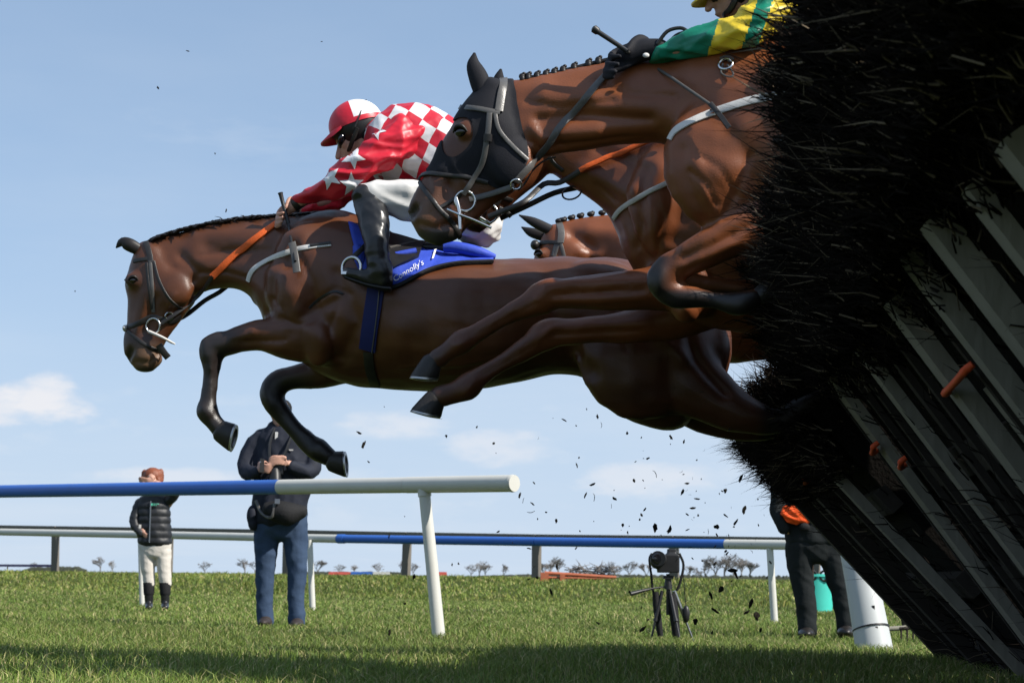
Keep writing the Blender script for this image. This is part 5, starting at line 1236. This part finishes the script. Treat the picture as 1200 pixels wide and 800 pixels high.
def star_patch(tree, pl, pts):
    c = np.array(pts[0], float); ring = [np.array(p, float) for p in pts[1:]]; V = []; Fc = []; K = 5; idx = {}
    D = []
    for a, b in zip(ring, ring[1:] + ring[:1]):
        for k in range(3): D.append(a + (b - a) * k / 3)
    n = len(D)
    def hit(p):
        h_ = tree.ray_cast(Vector(CAM), Vector(ray(p[0], p[1])).normalized()); 
        return None if h_[0] is None else np.array(h_[0]) + np.array(h_[1]) * .0025
    for r in range(K + 1):
        for j in range(n):
            p = c + (D[j] - c) * r / K; idx[(r, j)] = len(V); q = hit(p); V.append(q if q is not None else np.full(3, np.nan))
    V = np.array(V)
    for r in range(K):
        for j in range(n):
            q = [idx[(r, j)], idx[(r, (j + 1) % n)], idx[(r + 1, (j + 1) % n)], idx[(r + 1, j)]]
            if r == 0: q = [q[0], q[2], q[3]]
            P = V[q]
            if np.isnan(P).any() or np.ptp(P[:, 1]) > .05: continue
            Fc.append(tuple(q))
    used = sorted({i for f in Fc for i in f}); mp = {i: k for k, i in enumerate(used)}
    return V[used], [tuple(mp[i] for i in f) for f in Fc]
jockey_checks()

def jockey_green():
    pl = H2.pl; t_ = thing('jockey', 'jockey in emerald green sleeves with yellow armband and black gloves on the hooded horse', 'jockey', pl.w(960, 100, 0))
    NO, FO = -.22, .22
    T = lambda x, y: (985 + (x - 500) * 1.24, 34 + (y - 215) * 1.24)
    hc = pl.w(858, -12, 0); fw = np.array([-1.0, 0, -.45]); upv = np.array([-.45, 0, 1.0])
    core = head_parts(hc, fw, upv, .98) + [loft(pl, [(885, -30, 880, 0, .07), (920, -40, 905, 20, .13), (980, -20, 965, 40, .13), (1040, 20, 1010, 60, .13)], 16, 3)]
    for o in (NO, FO):
        core.append(limb(pl, [(905, 5, 16, 1, o * .85), (872, 38, 12, 1, o), (772, 62, 9, 1, o * .45)], o)); core.append(limb(pl, [(1035, 45, 24, 1, o * .5), (930, 70, 15, 1, o * 1.25), (960, 170, 11, 1, o * 1.2)], o))
    obj('body', remesh(core, .007, 4), M['skin'], t_); eyes(t_, hc, fw, upv)
    for o in (NO, FO):
        dx, dy = (0, 0) if o < 0 else (14, 6)
        hand = pl.w(738 + dx, 66 + dy, o * .42); gp = finger_set(hand, [.3, .2 * (1 if o < 0 else -1), 1.0], [-1.0, 0, -.35], [.25, -.9 if o < 0 else .9, -.45], 1.4, .95)
        gp.append(limb(pl, [(772 + dx, 58 + dy, 13, 1, o * .45), (755 + dx, 59 + dy, 13.5, 1, o * .43), (736 + dx, 65 + dy, 14, 1, o * .42)]))
        obj('glove', remesh(gp, .006, 4), M['hood'], t_)
    obj('glove_badge', [ball(pl.w(757, 65, NO * .43 - .05), .012, .006, .009)], M['web_white'], t_)
    garment('silks', [loft(pl, [(880, -42, 872, 0, .09), (905, -52, 885, 20, .18), (950, -50, 925, 40, .205), (1000, -25, 965, 52, .19), (1035, 10, 1000, 66, .175), (1055, 40, 1015, 80, .17)], 24, 4, power=.85)], M['silk_green'], t_, .010, 5, (.012, 18), 3)
    for o in (NO, FO):
        dx, dy = (0, 0) if o < 0 else (10, 5)
        full = [(912, 0, 27, .9, o * .8), (893, 20, 25, .9, o * .95), (872, 37, 22, .95, o), (850, 42, 19, 1, o * .9), (815, 51, 17, 1, o * .7), (790, 57, 13.5, 1, o * .55), (772, 62, 10.5, 1, o * .46)]
        full = [(a + dx, b + dy, r, f_, oo) for a, b, r, f_, oo in full]
        me = remesh([limb(pl, full)], .007, 5); wrinkle(me, .020, 36, 6)
        V = get_v(me); P = project(V); ix = np.array([P[list(p.vertices)].mean(0) for p in me.polygons]); u = ix[:, 0] - dx + (ix[:, 1] - dy - 40) * .32
        sl = obj('sleeve', me, [M['silk_green'], M['silk_yellow']], t_)
        yel = ((u > 837) & (u < 875)) | (u > 893)
        me.polygons.foreach_set('material_index', yel.astype(np.int32))
        obj('cuff_seam', torus(pl.w(776 + dx, 61 + dy, o * .47), .034, .003, pl.w(790, 57, 0) - pl.w(772, 62, 0), 20, 5), M['silk_green'], sl)
        obj('wrist_strap', tube([pl.w(770 + dx, 52 + dy, o * .47 - .03), pl.w(782 + dx, 37 + dy, o * .5 - .03), pl.w(797 + dx, 33 + dy, o * .55 - .02), pl.w(806 + dx, 37 + dy, o * .6 - .02)], .007, 8, 4), M['leather'], t_)
    br = [loft(pl, [(1010, 5, 985, 66, .15), (1040, 15, 1005, 85, .17), (1070, 45, 1030, 105, .18), (1085, 75, 1045, 115, .14)], 22, 4)]
    for o in (NO, FO): br.append(limb(pl, [(1045, 60, 36, .75, o * .5), (1005, 55, 33, .8, o * .8), (965, 52, 26, .9, o * 1.15), (938, 56, 18, 1, o * 1.28), (945, 80, 15, 1, o * 1.26)]))
    garment('breeches', br, M['breeches'], t_, .012, 4, (.01, 22), 9)
    for o in (NO, FO):
        k = o * 1.28; garment('boot', [limb(pl, [(938, 60, 17, 1, k), (948, 90, 20, .95, k), (953, 120, 16, 1, k), (957, 160, 15, 1, k), (962, 172, 13, 1, k)]), limb(pl, [(965, 174, 12, 1, k), (945, 172, 11, 1, k), (925, 168, 10, 1.1, k), (912, 165, 7, 1.3, k)])], M['boot'], t_, .008, 5, None)
    hm = pl.w(862, -20, 0); fa = np.array([-1.0, 0, -.30]); hu = np.array([-.30, 0, 1.0])
    helmet(t_, pl, hm, fa, hu, .124, .095, .112, ('silk_yellow',), lambda C: np.zeros(len(C), int), 'silk_yellow')
    f_ = fw / np.linalg.norm(fw); obj('goggles', [ball(hc + f_ * .065 + np.array([0, 0, .01]), .035, .085, .03, [f_, np.cross(f_, upv), upv])], M['goggle'], t_)
    obj('chin_strap', [tube([pl.w(868, -14, -.09), pl.w(858, 8, -.075), pl.w(850, 17, -.03), pl.w(850, 17, .03), pl.w(858, 8, .075), pl.w(868, -14, .09)], .012, 6, 3)], M['leather'], t_)
    w = thing('whip', 'black whip held flat through the green jockey gloved fist', 'whip', pl.w(854, 148, -.3))
    o = NO * .42
    obj('knob', tube([pl.w(694.5, 33, o - .05), pl.w(696, 34, o - .05), pl.w(700, 37, o - .05), pl.w(702, 38.5, o - .05)], [.008, .015, .014, .009], 12), M['black_plastic'], w)
    obj('handle', tube([pl.w(700, 37, o - .05), pl.w(735, 60, o - .05)], [.0095, .0085], 10), M['black_plastic'], w)
    obj('shaft', tube([pl.w(735, 60, o - .05), pl.w(760, 74, -.02), pl.w(788, 92, -.19), pl.w(836, 125, -.275)], [.0075, .006, .006, .006], 8), M['grey_leather'], w)
    obj('flap', free_strap([pl.w(832, 121, -.275), pl.w(842, 133, -.29), pl.w(854.5, 150, -.30)], [.018] * 9, -pl.N, .009), M['leather'], w)
jockey_green()

# ================================================================== PEOPLE BEHIND THE RAIL
def photographer():
    pl = Plane(330, 14.8, 0); gz = lambda x, y: None
    foot = at(330, 734, 14.8); t_ = thing('person', 'photographer in navy jacket and blue jeans holding a phone behind the rail', 'person', (foot[0], 14.8, ground_z(foot[0], 14.8)))
    w = pl.w; hc = w(328.5, 484.5, -.03); fw = np.array([-.15, -1.0, -.35]); up = np.array([-.05, -.3, 1.0])
    core = head_parts(hc, fw, up, 1.0)
    core += [loft(pl, [(308, 520, 352, 520, .08), (308, 560, 352, 560, .09), (310, 610, 350, 610, .09)], 16, 3), limb(pl, [(333, 515, 9), (333, 492, 8)])]
    core += [limb(pl, [(304, 512, 7, 1, 0), (288, 548, 5, 1, -.05), (304, 550, 4, 1, -.24)]), limb(pl, [(358, 512, 7, 1, 0), (366, 548, 5, 1, -.05), (338, 543, 4, 1, -.24)])]
    for x in (313, 347): core.append(limb(pl, [(x, 620, 10), (x, 670, 7), (x, 722, 5)]))
    core += finger_set(w(306, 548, -.27), [.1, -.2, 1.0], [.6, -.5, -.1], [.5, .6, 0], 1.0, .9) + finger_set(w(331, 540, -.29), [-.3, -.1, 1.0], [-1.0, -.2, .2], [-.1, .3, -.9], 1.05, .55)
    obj('body', remesh(core, .009, 4), M['skin'], t_); eyes(t_, hc, fw, up)
    obj('hair', [ball(hc + np.array([0, .035, .045]), .092, .095, .085)], M['black_fabric'], t_)
    jk = [loft(pl, [(318, 498, 346, 498, .075), (303, 506, 360, 505, .12), (298, 530, 366, 530, .15), (297, 565, 366, 565, .155), (295, 600, 360, 600, .16), (296, 611, 359, 611, .15)], 24, 4),
          limb(pl, [(306, 512, 10, 1, 0), (296, 525, 11, 1, 0), (288, 545, 10.5, 1, -.03), (291, 554, 9, 1, -.1), (302, 552, 6.5, 1, -.22)]),
          limb(pl, [(357, 512, 11, 1, 0), (365, 528, 11, 1, 0), (366, 548, 10.5, 1, -.05), (358, 553, 9, 1, -.12), (342, 546, 6.5, 1, -.22)]),
          limb(pl, [(320, 500, 7), (333, 502, 8.5), (346, 500, 7)])]
    garment('jacket', jk, M['navy'], t_, .012, 4, (.012, 22), 4)
    obj('collar', [loft(pl, [(320, 488, 345, 488, .085), (317, 501, 348, 501, .09)], 18, 3)], M['black_fabric'], t_)
    obj('shirt_collar', [box(w(324, 512, -.125), .011, .010, .042)], M['web_white'], t_)
    obj('jacket_badge', [box(w(341, 527, -.152), .016, .003, .005)], M['web_white'], t_)
    for x0, xs in ((312, ((312, 600, 15), (312, 630, 13.5), (311, 665, 11), (311, 700, 9), (311, 724, 8.5))), (346, ((345, 600, 15), (346, 630, 13.5), (347, 665, 11), (348, 700, 9.5), (348, 725, 8.5)))):
        pass
    tr = [loft(pl, [(297, 598, 361, 598, .13), (298, 615, 361, 615, .135), (303, 626, 357, 626, .12)], 22, 3)]
    for xs in (((313, 615, 15.5), (312, 640, 14), (311, 668, 11.5), (310, 700, 10), (311, 727, 10)), ((345, 615, 15.5), (347, 640, 14), (348, 668, 11.5), (347, 700, 10), (348, 729, 10))): tr.append(limb(pl, xs))
    garment('jeans', tr, M['jeans'], t_, .011, 4, (.010, 22), 31)
    for x, y in ((311, 730), (348, 732)):
        obj('boot', remesh([limb(pl, [(x, y - 4, 8, 1.0, .03), (x, y - 1, 8, 1, -.05)]), ball(w(x - 1, y - 1, -.10), .05, .11, .035)], .009, 4), mat('brown_boot', (.03, .022, .02), .6), t_)
    ph = thing('phone', 'black mobile phone in the photographer right hand', 'phone', w(306, 548, -.33))
    obj('case', box(w(307, 545, -.31), .018, .006, .055, [[.9, .3, 0], [-.3, .9, 0], [0, 0, 1]]), M['black_plastic'], ph, False); obj('lens', box(w(305, 541, -.325), .006, .006, .006), M['alu'], ph, False)
    c = thing('camera', 'black camera with long lens hanging on the photographer chest', 'camera', w(324, 560, -.25))
    obj('camera_body', [box(w(322, 548, -.23), .07, .035, .05), box(w(322, 541, -.23), .028, .03, .03, taper=.8)], M['black_plastic'], c, False)
    obj('lens', [tube([w(322, 550, -.25), w(322.5, 556, -.27), w(322.5, 566, -.28)], [.04, .046, .05], 16)], M['black_plastic'], c); obj('strap', [tube([w(316, 545, -.22), w(316, 520, -.17), w(322, 502, -.09)], .012, 6, 3), tube([w(328, 545, -.22), w(338, 520, -.17), w(345, 502, -.09)], .012, 6, 3)], M['black_plastic'], c)
    b = thing('waist_bag', 'black waist bag slung across the photographer hips', 'bag', w(336, 615, -.2))
    obj('pouch', remesh([loft(pl, [(312, 588, 312, 606, .08, -.2), (325, 586, 325, 613, .10, -.21), (340, 588, 340, 616, .10, -.21), (357, 592, 357, 606, .07, -.17)], 18, 4)], .011, 4), M['black_fabric'], b)
    obj('flap_strap', [tube([w(300, 586, -.17), w(306, 600, -.21), w(318, 606, -.29), w(322, 590, -.29)], .014, 6, 4)], M['grey_leather'], b); obj('buckle', [box(w(325, 587, -.31), .02, .01, .02)], M['alu'], b)
    p2 = thing('lens_pouch', 'small navy pouch on the photographer belt', 'pouch', w(296, 608, -.05)); obj('pouch', remesh([ball(w(296, 604, -.06), .05, .06, .09), ball(w(297, 613, -.06), .045, .055, .06)], .01, 4), M['navy'], p2)
photographer()
def woman():
    d = 21.0; pl = Plane(180, d, 0); w = pl.w; f0 = at(183, 713, d)
    t_ = thing('person', 'person in black padded jacket and cream jodhpurs shading their eyes with one arm', 'person', (f0[0], d, ground_z(f0[0], d)))
    hc = w(178, 562, 0); fw = np.array([.1, -1.0, .1]); up = np.array([0, .1, 1.0])
    core = head_parts(hc, fw, up, 1.0) + [loft(pl, [(168, 592, 194, 592, .08), (168, 615, 194, 615, .08), (169, 640, 196, 640, .09)], 14, 3), limb(pl, [(179, 585, 6), (179, 572, 5.5)])]
    core += [limb(pl, [(163, 592, 5), (158, 612, 4), (167, 624, 3, 1, -.1)]), limb(pl, [(197, 590, 5), (204, 577, 4, 1, -.10), (184, 566.5, 4, 1, -.19)])]
    for x in (174, 193): core.append(limb(pl, [(x, 645, 7), (x, 680, 4.5), (x, 706, 3.5)]))
    core += finger_set(w(176, 564.5, -.2), [0, -.2, 1.0], [-1.0, -.1, .1], [0, .95, .3], 1.15, .2) + finger_set(w(168, 625, -.12), [0, -.3, 1.0], [.7, -.2, -.5], [.3, .8, 0], .9, .6)
    obj('body', remesh(core, .010, 4), M['skin'], t_); eyes(t_, hc, fw, up)
    hr = [ball(hc + np.array([0, .03, .045]), .112, .105, .105), ball(hc + np.array([-.085, .02, -.03]), .035, .07, .09), ball(hc + np.array([.085, .02, -.03]), .035, .07, .09)]
    for k in range(60):
        a = RNG.uniform(0, 2 * math.pi); q = hc + np.array([math.cos(a) * .09, .02 + abs(math.sin(a)) * .05, .06 + RNG.uniform(0, .07)]); hr.append(tube([q, q + np.array([math.cos(a) * .03, 0, -.03]), q + np.array([math.cos(a) * .045, 0, -.09])], [.02, .016, .004], 5))
    obj('hair', remesh(hr, .012, 3), M['hair_red'], t_)
    jk = [loft(pl, [(172, 578, 187, 578, .07), (163, 586, 197, 584, .11), (160, 600, 199, 600, .13), (161, 620, 200, 620, .135), (163, 636, 201, 636, .135)], 24, 5)]
    # padded tubes round the body
    body = remesh(jk, .012, 4); V = get_v(body); Nn = normals(body); set_v(body, V + Nn * (.010 * np.abs(np.sin(V[:, 2] * 38)) ** .7)[:, None]); wrinkle(body, .008, 24, 2)
    jo = obj('padded_jacket', body, M['puffer'], t_)
    garment('sleeve', [limb(pl, [(164, 590, 6.5), (159, 603, 6.2, 1, -.03), (158, 614, 6, 1, -.06), (165, 624, 5, 1, -.10)])], M['puffer'], t_, .011, 4, (.010, 34), 3)
    garment('sleeve', [limb(pl, [(194, 588, 7), (201, 583, 6.5, 1, -.05), (205, 577, 6, 1, -.09), (200, 573, 5.2, 1, -.14), (195, 570.5, 4.6, 1, -.17)])], M['puffer'], t_, .011, 4, (.010, 34), 4)
    obj('zip', [box(w(176, 611, -.145), .006, .006, .24)], M['alu'], jo, False)
    bars = []
    for k, (dx, ww, hh) in enumerate(((0, 2, 3.2), (2.6, 1.6, 1.3), (2.6, .9, 3.2), (5, 1.8, 1.2), (5, .8, 3), (7.4, 1.8, 1.2))): bars.append(box(w(178 + dx, 590.2 + (0 if k % 2 else .6), -.15), ww * .004, .003, hh * .004))
    obj('chest_logo', bars, mat('mint_print', (.10, .62, .42), .6), jo, False)
    obj('pocket_tab', [box(w(164, 616.5, -.12), .012, .01, .022)], M['web_white'], jo, False)
    jd = [loft(pl, [(163, 632, 201, 632, .11), (163, 642, 201, 642, .115), (165, 650, 199, 650, .10)], 20, 3)]
    for xs in (((173, 645, 9), (173, 660, 8.6), (174, 672, 7.4), (175, 683, 6.8)), ((192, 645, 9), (192, 660, 8.6), (193, 672, 7.6), (194, 683, 6.8))): jd.append(limb(pl, xs))
    garment('jodhpurs', jd, M['jodhpur'], t_, .011, 4, (.007, 20), 28)
    for x in (174.5, 193.5):
        b_ = garment('boot', [limb(pl, [(x, 682, 6.4), (x, 694, 5.6), (x, 708, 4.6)]), limb(pl, [(x, 709, 4.6, 1, .03), (x, 711, 4.4, 1, -.10), (x, 711.5, 4, 1, -.16)])], M['boot'], t_, .010, 4, None)
        obj('boot_top', [limb(pl, [(x, 683, 6.9), (x, 694, 6.3)], sub=1)], M['black_fabric'], b_)
woman()
def groundsman():
    d = 13.7; pl = Plane(950, d, 0); w = pl.w; f0 = at(968, 746, d)
    t_ = thing('person', 'person in dark work trousers and orange hi-vis waist behind the birch obstacle', 'person', (f0[0], d, ground_z(f0[0], d)))
    hc = w(955, 500, 0); fw = np.array([-.5, -1.0, -.1]); up = np.array([0, 0, 1.0])
    core = head_parts(hc, fw, up) + [loft(pl, [(930, 540, 985, 540, .09), (932, 600, 978, 600, .09), (928, 630, 980, 630, .1)], 14, 3), limb(pl, [(955, 530, 9), (955, 512, 8.5)])]
    core += [limb(pl, [(925, 545, 8), (912, 585, 6), (926, 622, 5, 1, -.05)]), limb(pl, [(985, 545, 8), (997, 585, 6), (982, 620, 5, 1, -.05)])]
    for a in ((942, 644, 950, 735), (975, 644, 992, 735)): core.append(limb(pl, [(a[0], a[1], 12), ((a[0] + a[2]) / 2, 690, 8), (a[2], a[3], 6)]))
    core += finger_set(w(933, 632, -.06), [0, -.3, 1.0], [.4, -.2, -1.0], [.8, .4, 0], 1.0, .7) + finger_set(w(978, 632, -.06), [0, -.3, 1.0], [-.4, -.2, -1.0], [-.8, .4, 0], 1.0, .7)
    obj('body', remesh(core, .011, 4), M['skin'], t_); eyes(t_, hc, fw, up)
    obj('cap', [ball(hc + np.array([0, .01, .07]), .10, .11, .075), ball(hc + np.array([-.05, -.10, .055]), .06, .07, .012)], M['olive'], t_)
    jk = [loft(pl, [(940, 522, 972, 522, .08), (922, 535, 988, 535, .12), (916, 570, 992, 570, .15), (918, 610, 990, 610, .15), (921, 634, 988, 634, .145)], 24, 4),
          limb(pl, [(926, 540, 10), (914, 570, 10, 1, -.02), (911, 595, 10, 1, -.05), (918, 618, 8, 1, -.1)]), limb(pl, [(984, 540, 10), (996, 570, 10, 1, -.02), (997, 595, 10, 1, -.05), (990, 616, 8, 1, -.1)])]
    garment('jacket', jk, M['olive'], t_, .013, 4, (.016, 20), 4)
    hv = [loft(pl, [(916, 594, 956, 592, .03, -.15), (914, 602, 960, 602, .045, -.155), (920, 612, 957, 611, .03, -.15)], 18, 3)]
    garment('hi_vis_vest', hv, M['hivis'], t_, .010, 3, (.03, 30), 9)
    obj('vest_buckle', [ball(w(943, 617, -.17), .04, .02, .03)], M['black_fabric'], t_)
    tr = [loft(pl, [(921, 626, 988, 626, .13), (921, 640, 986, 640, .13), (926, 652, 984, 652, .11)], 20, 3)]
    for xs in (((938, 640, 18), (938, 665, 15), (942, 690, 13), (945, 715, 12), (946, 738, 12)), ((973, 640, 17), (979, 665, 15), (985, 690, 13), (990, 715, 12), (992, 737, 12))): tr.append(limb(pl, xs))
    garment('trousers', tr, M['olive'], t_, .012, 4, (.010, 16), 26)
    for x, y in ((946, 743), (992, 741)): obj('boot', remesh([limb(pl, [(x, y - 5, 9, 1.0, .03), (x, y - 1, 9, 1, -.05)]), ball(w(x - 2, y - 1, -.09), .055, .12, .04)], .011, 4), M['leather'], t_)
groundsman()

# ================================================================== SMALL THINGS ON THE GROUND
def tripod():
    d = 12.4; W_ = lambda x, y, o=0: at(x, y, d + o)
    g = at(782, 748, d); t_ = thing('tripod', 'small black tripod with a pan handle standing on the grass', 'tripod', (g[0], d, ground_z(g[0], d)))
    hub = W_(783, 688)
    for (fx, fy, o, m_, kx) in ((762, 748, -.05, 'black_plastic', 776), (798, 752, -.25, 'black_plastic', 785), (814, 757, .05, 'alu', 790)):
        f_ = W_(fx, fy, o); f_[2] = ground_z(f_[0], f_[1]) + .0
        top = W_(kx, 692); mid = top + (f_ - top) * .55
        lg = obj('leg', [tube([top, mid], [.013, .012], 8), tube([mid, f_], [.008, .007], 8)], M[m_], t_)
        obj('leg_clamp', [tube([mid - (f_ - top) * .02, mid + (f_ - top) * .03], .016, 8)], M['black_plastic'], lg)
        obj('foot', [ball(f_ + [0, 0, .012], .014, .014, .014)], M['black_plastic'], lg)
    obj('leg_wrap', [tube([W_(768, 693), W_(770, 715), W_(774, 745)], [.022, .026, .020], 8, 3), tube([W_(787, 695), W_(790, 720), W_(793, 748)], [.030, .032, .026], 8, 3)], M['black_fabric'], t_)
    obj('centre_column', [tube([W_(783, 672), W_(783, 720)], .014, 10)], M['black_plastic'], t_)
    obj('head', [tube([W_(783, 678), W_(783, 690)], [.022, .028], 10), box(W_(783, 676), .035, .03, .012)], M['black_plastic'], t_)
    obj('pan_handle', [tube([W_(780, 687), W_(765, 689, -.03), W_(752, 692, -.06), W_(739, 695.5, -.1)], [.006, .006, .012, .015], 8)], M['black_plastic'], t_)
    c = thing('camera', 'dark camera with straps mounted on the small tripod', 'camera', W_(783, 674))
    obj('camera_body', remesh([box(W_(783, 660), .075, .05, .062), box(W_(787, 648), .03, .035, .03), ball(W_(769, 656, -.03), .045, .06, .06)], .008, 4), M['black_plastic'], c)
    obj('lens', [tube([W_(774, 655, -.03), W_(772, 654, -.12), W_(771, 654, -.16)], [.045, .05, .052], 18)], M['black_plastic'], c)
    obj('lens_glass', [ball(W_(771, 654, -.158), .042, .008, .042)], M['goggle'], c)
    obj('top_plate', [box(W_(790, 646), .03, .02, .006)], M['alu'], c)
    obj('strap', [tube([W_(764, 648), W_(761, 655), W_(763, 672), W_(765, 690), W_(768, 700)], .008, 6, 4), tube([W_(796, 648), W_(801, 662), W_(797, 682), W_(793, 692)], .009, 6, 4), tube([W_(800, 665), W_(802, 690), W_(804, 712)], .003, 5, 3)], M['black_fabric'], c)
    p = thing('remote_trigger', 'small black trigger pod dangling by its cord beside the tripod', 'trigger', W_(804, 730)); obj('pod', [ball(W_(804, 719), .026, .022, .06)], M['black_plastic'], p)
tripod()
def wing_post():
    b0 = at(1026, 764, 11.4); b0[2] = ground_z(b0[0], 11.4); a0 = at(1002, 640, 11.6); top = b0 + (a0 - b0) * 1.3
    t_ = thing('wing_post', 'fat white plastic wing post leaning under the birch obstacle', 'post', b0)
    obj('post', tube([b0 - [0, 0, .03], b0 + (top - b0) * .5, top], [.118, .105, .10], 22), mat('white_wing_post', (.44, .46, .46), .5, .35, .05, 6, .05, 12), t_)  # white plastic greyed evenly, shade on the post put into its base colour
    obj('band', tube([b0 + (top - b0) * .16, b0 + (top - b0) * .17], [.1165, .1165], 22), M['black_plastic'], t_)
    for k in range(7):
        q = b0 + (top - b0) * RNG.uniform(.15, .7) + np.array([RNG.uniform(-.07, .07), -.105, 0]); obj('scuff', [box(q, RNG.uniform(.002, .008), .003, RNG.uniform(.006, .03))], M['black_plastic'], t_, False)
wing_post()
def garden_fork():
    d = 12.6; W_ = lambda x, y, o=0: at(x, y, d + o)
    t_ = thing('garden_fork', 'old digging fork lying against the foot of the birch obstacle', 'fork', (W_(1060, 740)[0], d, 0))
    obj('shaft', [tube([W_(1051, 684), W_(1054, 705), W_(1060, 732)], [.022, .016, .018], 8)], M['dark_wood'], t_)
    obj('crossbar', [tube([W_(1054, 736), W_(1082, 735)], .010, 8)], M['dark_wood'], t_)
    for k in range(4):
        x = 1056 + k * 7; g = W_(x, 744); g[2] = ground_z(g[0], g[1]) + .01; obj('tine', [tube([W_(x, 735), g], [.008, .005], 6)], M['dark_wood'], t_)
    s = thing('ground_stake', 'pale thin stake lying on the grass beside the wing post', 'stake', W_(1045, 735)); obj('stake', [tube([at(1032, 737, 13.2), at(1064, 735, 13.2)], .018, 8)], M['frame_wood'], s)
garden_fork()
def tub():
    d = 25.0; p = at(955, 704, d); g = ground_z(p[0], d); t_ = thing('feed_tub', 'turquoise plastic tub standing behind the dark trousered legs', 'tub', (p[0], d, g))
    hh = at(955, 672, d)[2] - g; r = .27; rings = [np.array([[p[0] + math.cos(a) * rr, d + math.sin(a) * rr, g + z] for a in np.linspace(0, 2 * math.pi, 28, endpoint=False)]) for z, rr in ((0, r * .86), (hh * .5, r * .95), (hh * .93, r * 1.03), (hh * .93, r * 1.10), (hh, r * 1.10), (hh, r * .98), (hh * .1, r * .82))]
    obj('shell', rings_mesh(rings, True), M['teal'], t_)
    for s in (-1, 1): obj('handle', torus((p[0] + s * r * .35, d - r * 1.02, g + hh * .95), .07, .016, [0, 1, .2], 16, 6), M['black_plastic'], t_)
tub()
def fallen_barrier():
    d = 36.5; A, B = at(638, 686, d), at(722, 685.5, d); gA = ground_z(A[0], d)
    t_ = thing('fallen_barrier', 'orange plastic barrier lying on the bank by a timber post', 'barrier', ((A + B)[0] / 2, d, gA))
    up = lambda p, z: np.array([p[0], p[1], ground_z(p[0], p[1]) + z])
    a, b = up(A, .17), up(B, .07); obj('beam', [tube([a, b], .035, 10), tube([up(A, .08), up(B, .04)], .025, 8)], M['orange_plastic'], t_)
    obj('foot', [box(up(A, .08), .08, .14, .10)], M['orange_plastic'], t_, False); obj('foot', [box(up(A + (B - A) * .25, .07), .05, .10, .08)], M['orange_plastic'], t_, False)
    hp = []; 
    for k in range(160):
        q = up(A + (B - A) * RNG.uniform(.25, 1.0) + np.array([0, .4, 0]), RNG.uniform(.05, .28)); v = RNG.normal(0, 1, 3) * [1, .4, .3]; v /= np.linalg.norm(v); hp.append(tube([q, q + v * RNG.uniform(.1, .3)], [.012, .004], 4))
    lone('brush_heap', hp, M['bark'], 'low heap of brown cuttings behind the fallen orange barrier', 'brush heap', kind='stuff')
fallen_barrier()

# ------------------------------------------------------------------ turf and birch scraps in the air
def scraps():
    rng = random.Random(21); kinds = []
    for k in range(6):
        bm = bmesh.new(); bmesh.ops.create_icosphere(bm, subdivisions=2, radius=1)
        for v in bm.verts:
            f = 1 + .35 * math.sin(v.co.x * 3 + k) * math.cos(v.co.y * 4 + k * 2) + rng.uniform(-.22, .22)
            v.co = Vector((v.co.x * (1 + .35 * (k % 3)), v.co.y * .7, v.co.z * (.42 + .12 * (k % 2)))) * f
        me = bpy.data.meshes.new('turf_scrap'); bm.to_mesh(me); bm.free(); me.materials.append(M['clod']); kinds.append(me)
    for k in range(2):
        V, Fc = tube([(-1, 0, 0), (-.2, .1, .2), (.5, 0, .1), (1, .1, -.3)], [.07, .09, .08, .02], 5, 3); me = new_mesh('birch_scrap', V, Fc); me.materials.append(M['core']); kinds.append(me)
    def put(px, py, rpx, k, d):
        p = at(px, py, d); me = kinds[k]; o = bpy.data.objects.new('birch_scrap' if k >= 6 else 'turf_scrap', me); COL.objects.link(o); o.location = Vector(p)
        r = rpx * d / F; o.scale = (r, r, r) if k < 6 else (r * 2.2, r * 2.2, r * 2.2); o.rotation_euler = (rng.uniform(-.6, .6), rng.uniform(0, 6.28), rng.uniform(0, 6.28))
        o['label'] = 'thin birch sliver flying through the air under the horses' if k >= 6 else 'small dark clod of turf flying through the air under the horses'
        o['category'] = 'debris'; o['group'] = 'birch slivers in the air' if k >= 6 else 'turf clods in the air'
    fixed = [(759, 537, 2.6), (768, 618, 3.6), (785, 620, 3.2), (840, 617, 4.2), (872, 597, 3.8), (609, 580, 2.2), (675, 642, 2.0), (720, 584, 2.4), (686, 580, 2), (743, 563, 2.4), (800, 576, 2.6), (812, 595, 2.2), (838, 660, 3), (858, 668, 4), (862, 672, 3), (845, 690, 4.5), (833, 697, 3), (880, 706, 3.5), (887, 722, 5), (875, 717, 3), (838, 715, 3), (815, 728, 4), (701, 730, 2.4), (753, 737, 3), (879, 757, 3), (700, 488, 1.8), (661, 492, 1.8), (523, 511, 2), (421, 507, 2.4), (426, 521, 3), (432, 541, 1.8), (185, 103, 1.6), (220, 60, 1.2), (252, 180, 1.2), (377, 49, 1), (265, 247, 1.4), (88, 341, 1), (652, 610, 2), (624, 590, 1.6), (640, 600, 1.6), (770, 500, 2.2), (786, 512, 2), (735, 507, 2), (747, 493, 1.6), (676, 545, 1.6), (850, 575, 3), (862, 612, 3), (868, 560, 3)]
    for i, (x, y, r) in enumerate(fixed): put(x, y, r, i % 6, 7.0 + (i * 0.77) % 5)
    for i in range(150):
        while True:
            x, y = rng.uniform(400, 905), rng.uniform(455, 745); 
            wgt = .10 + .9 * math.exp(-((x - 850) / 150) ** 2 - ((y - 620) / 90) ** 2)
            if rng.random() < wgt and not (x < 680 and y < 470): break
        put(x, y, rng.choice((.8, .9, 1.1, 1.3, 1.6, 2.2)), rng.randrange(6) if rng.random() < .72 else 6 + rng.randrange(2), rng.uniform(6.5, 12))
scraps()
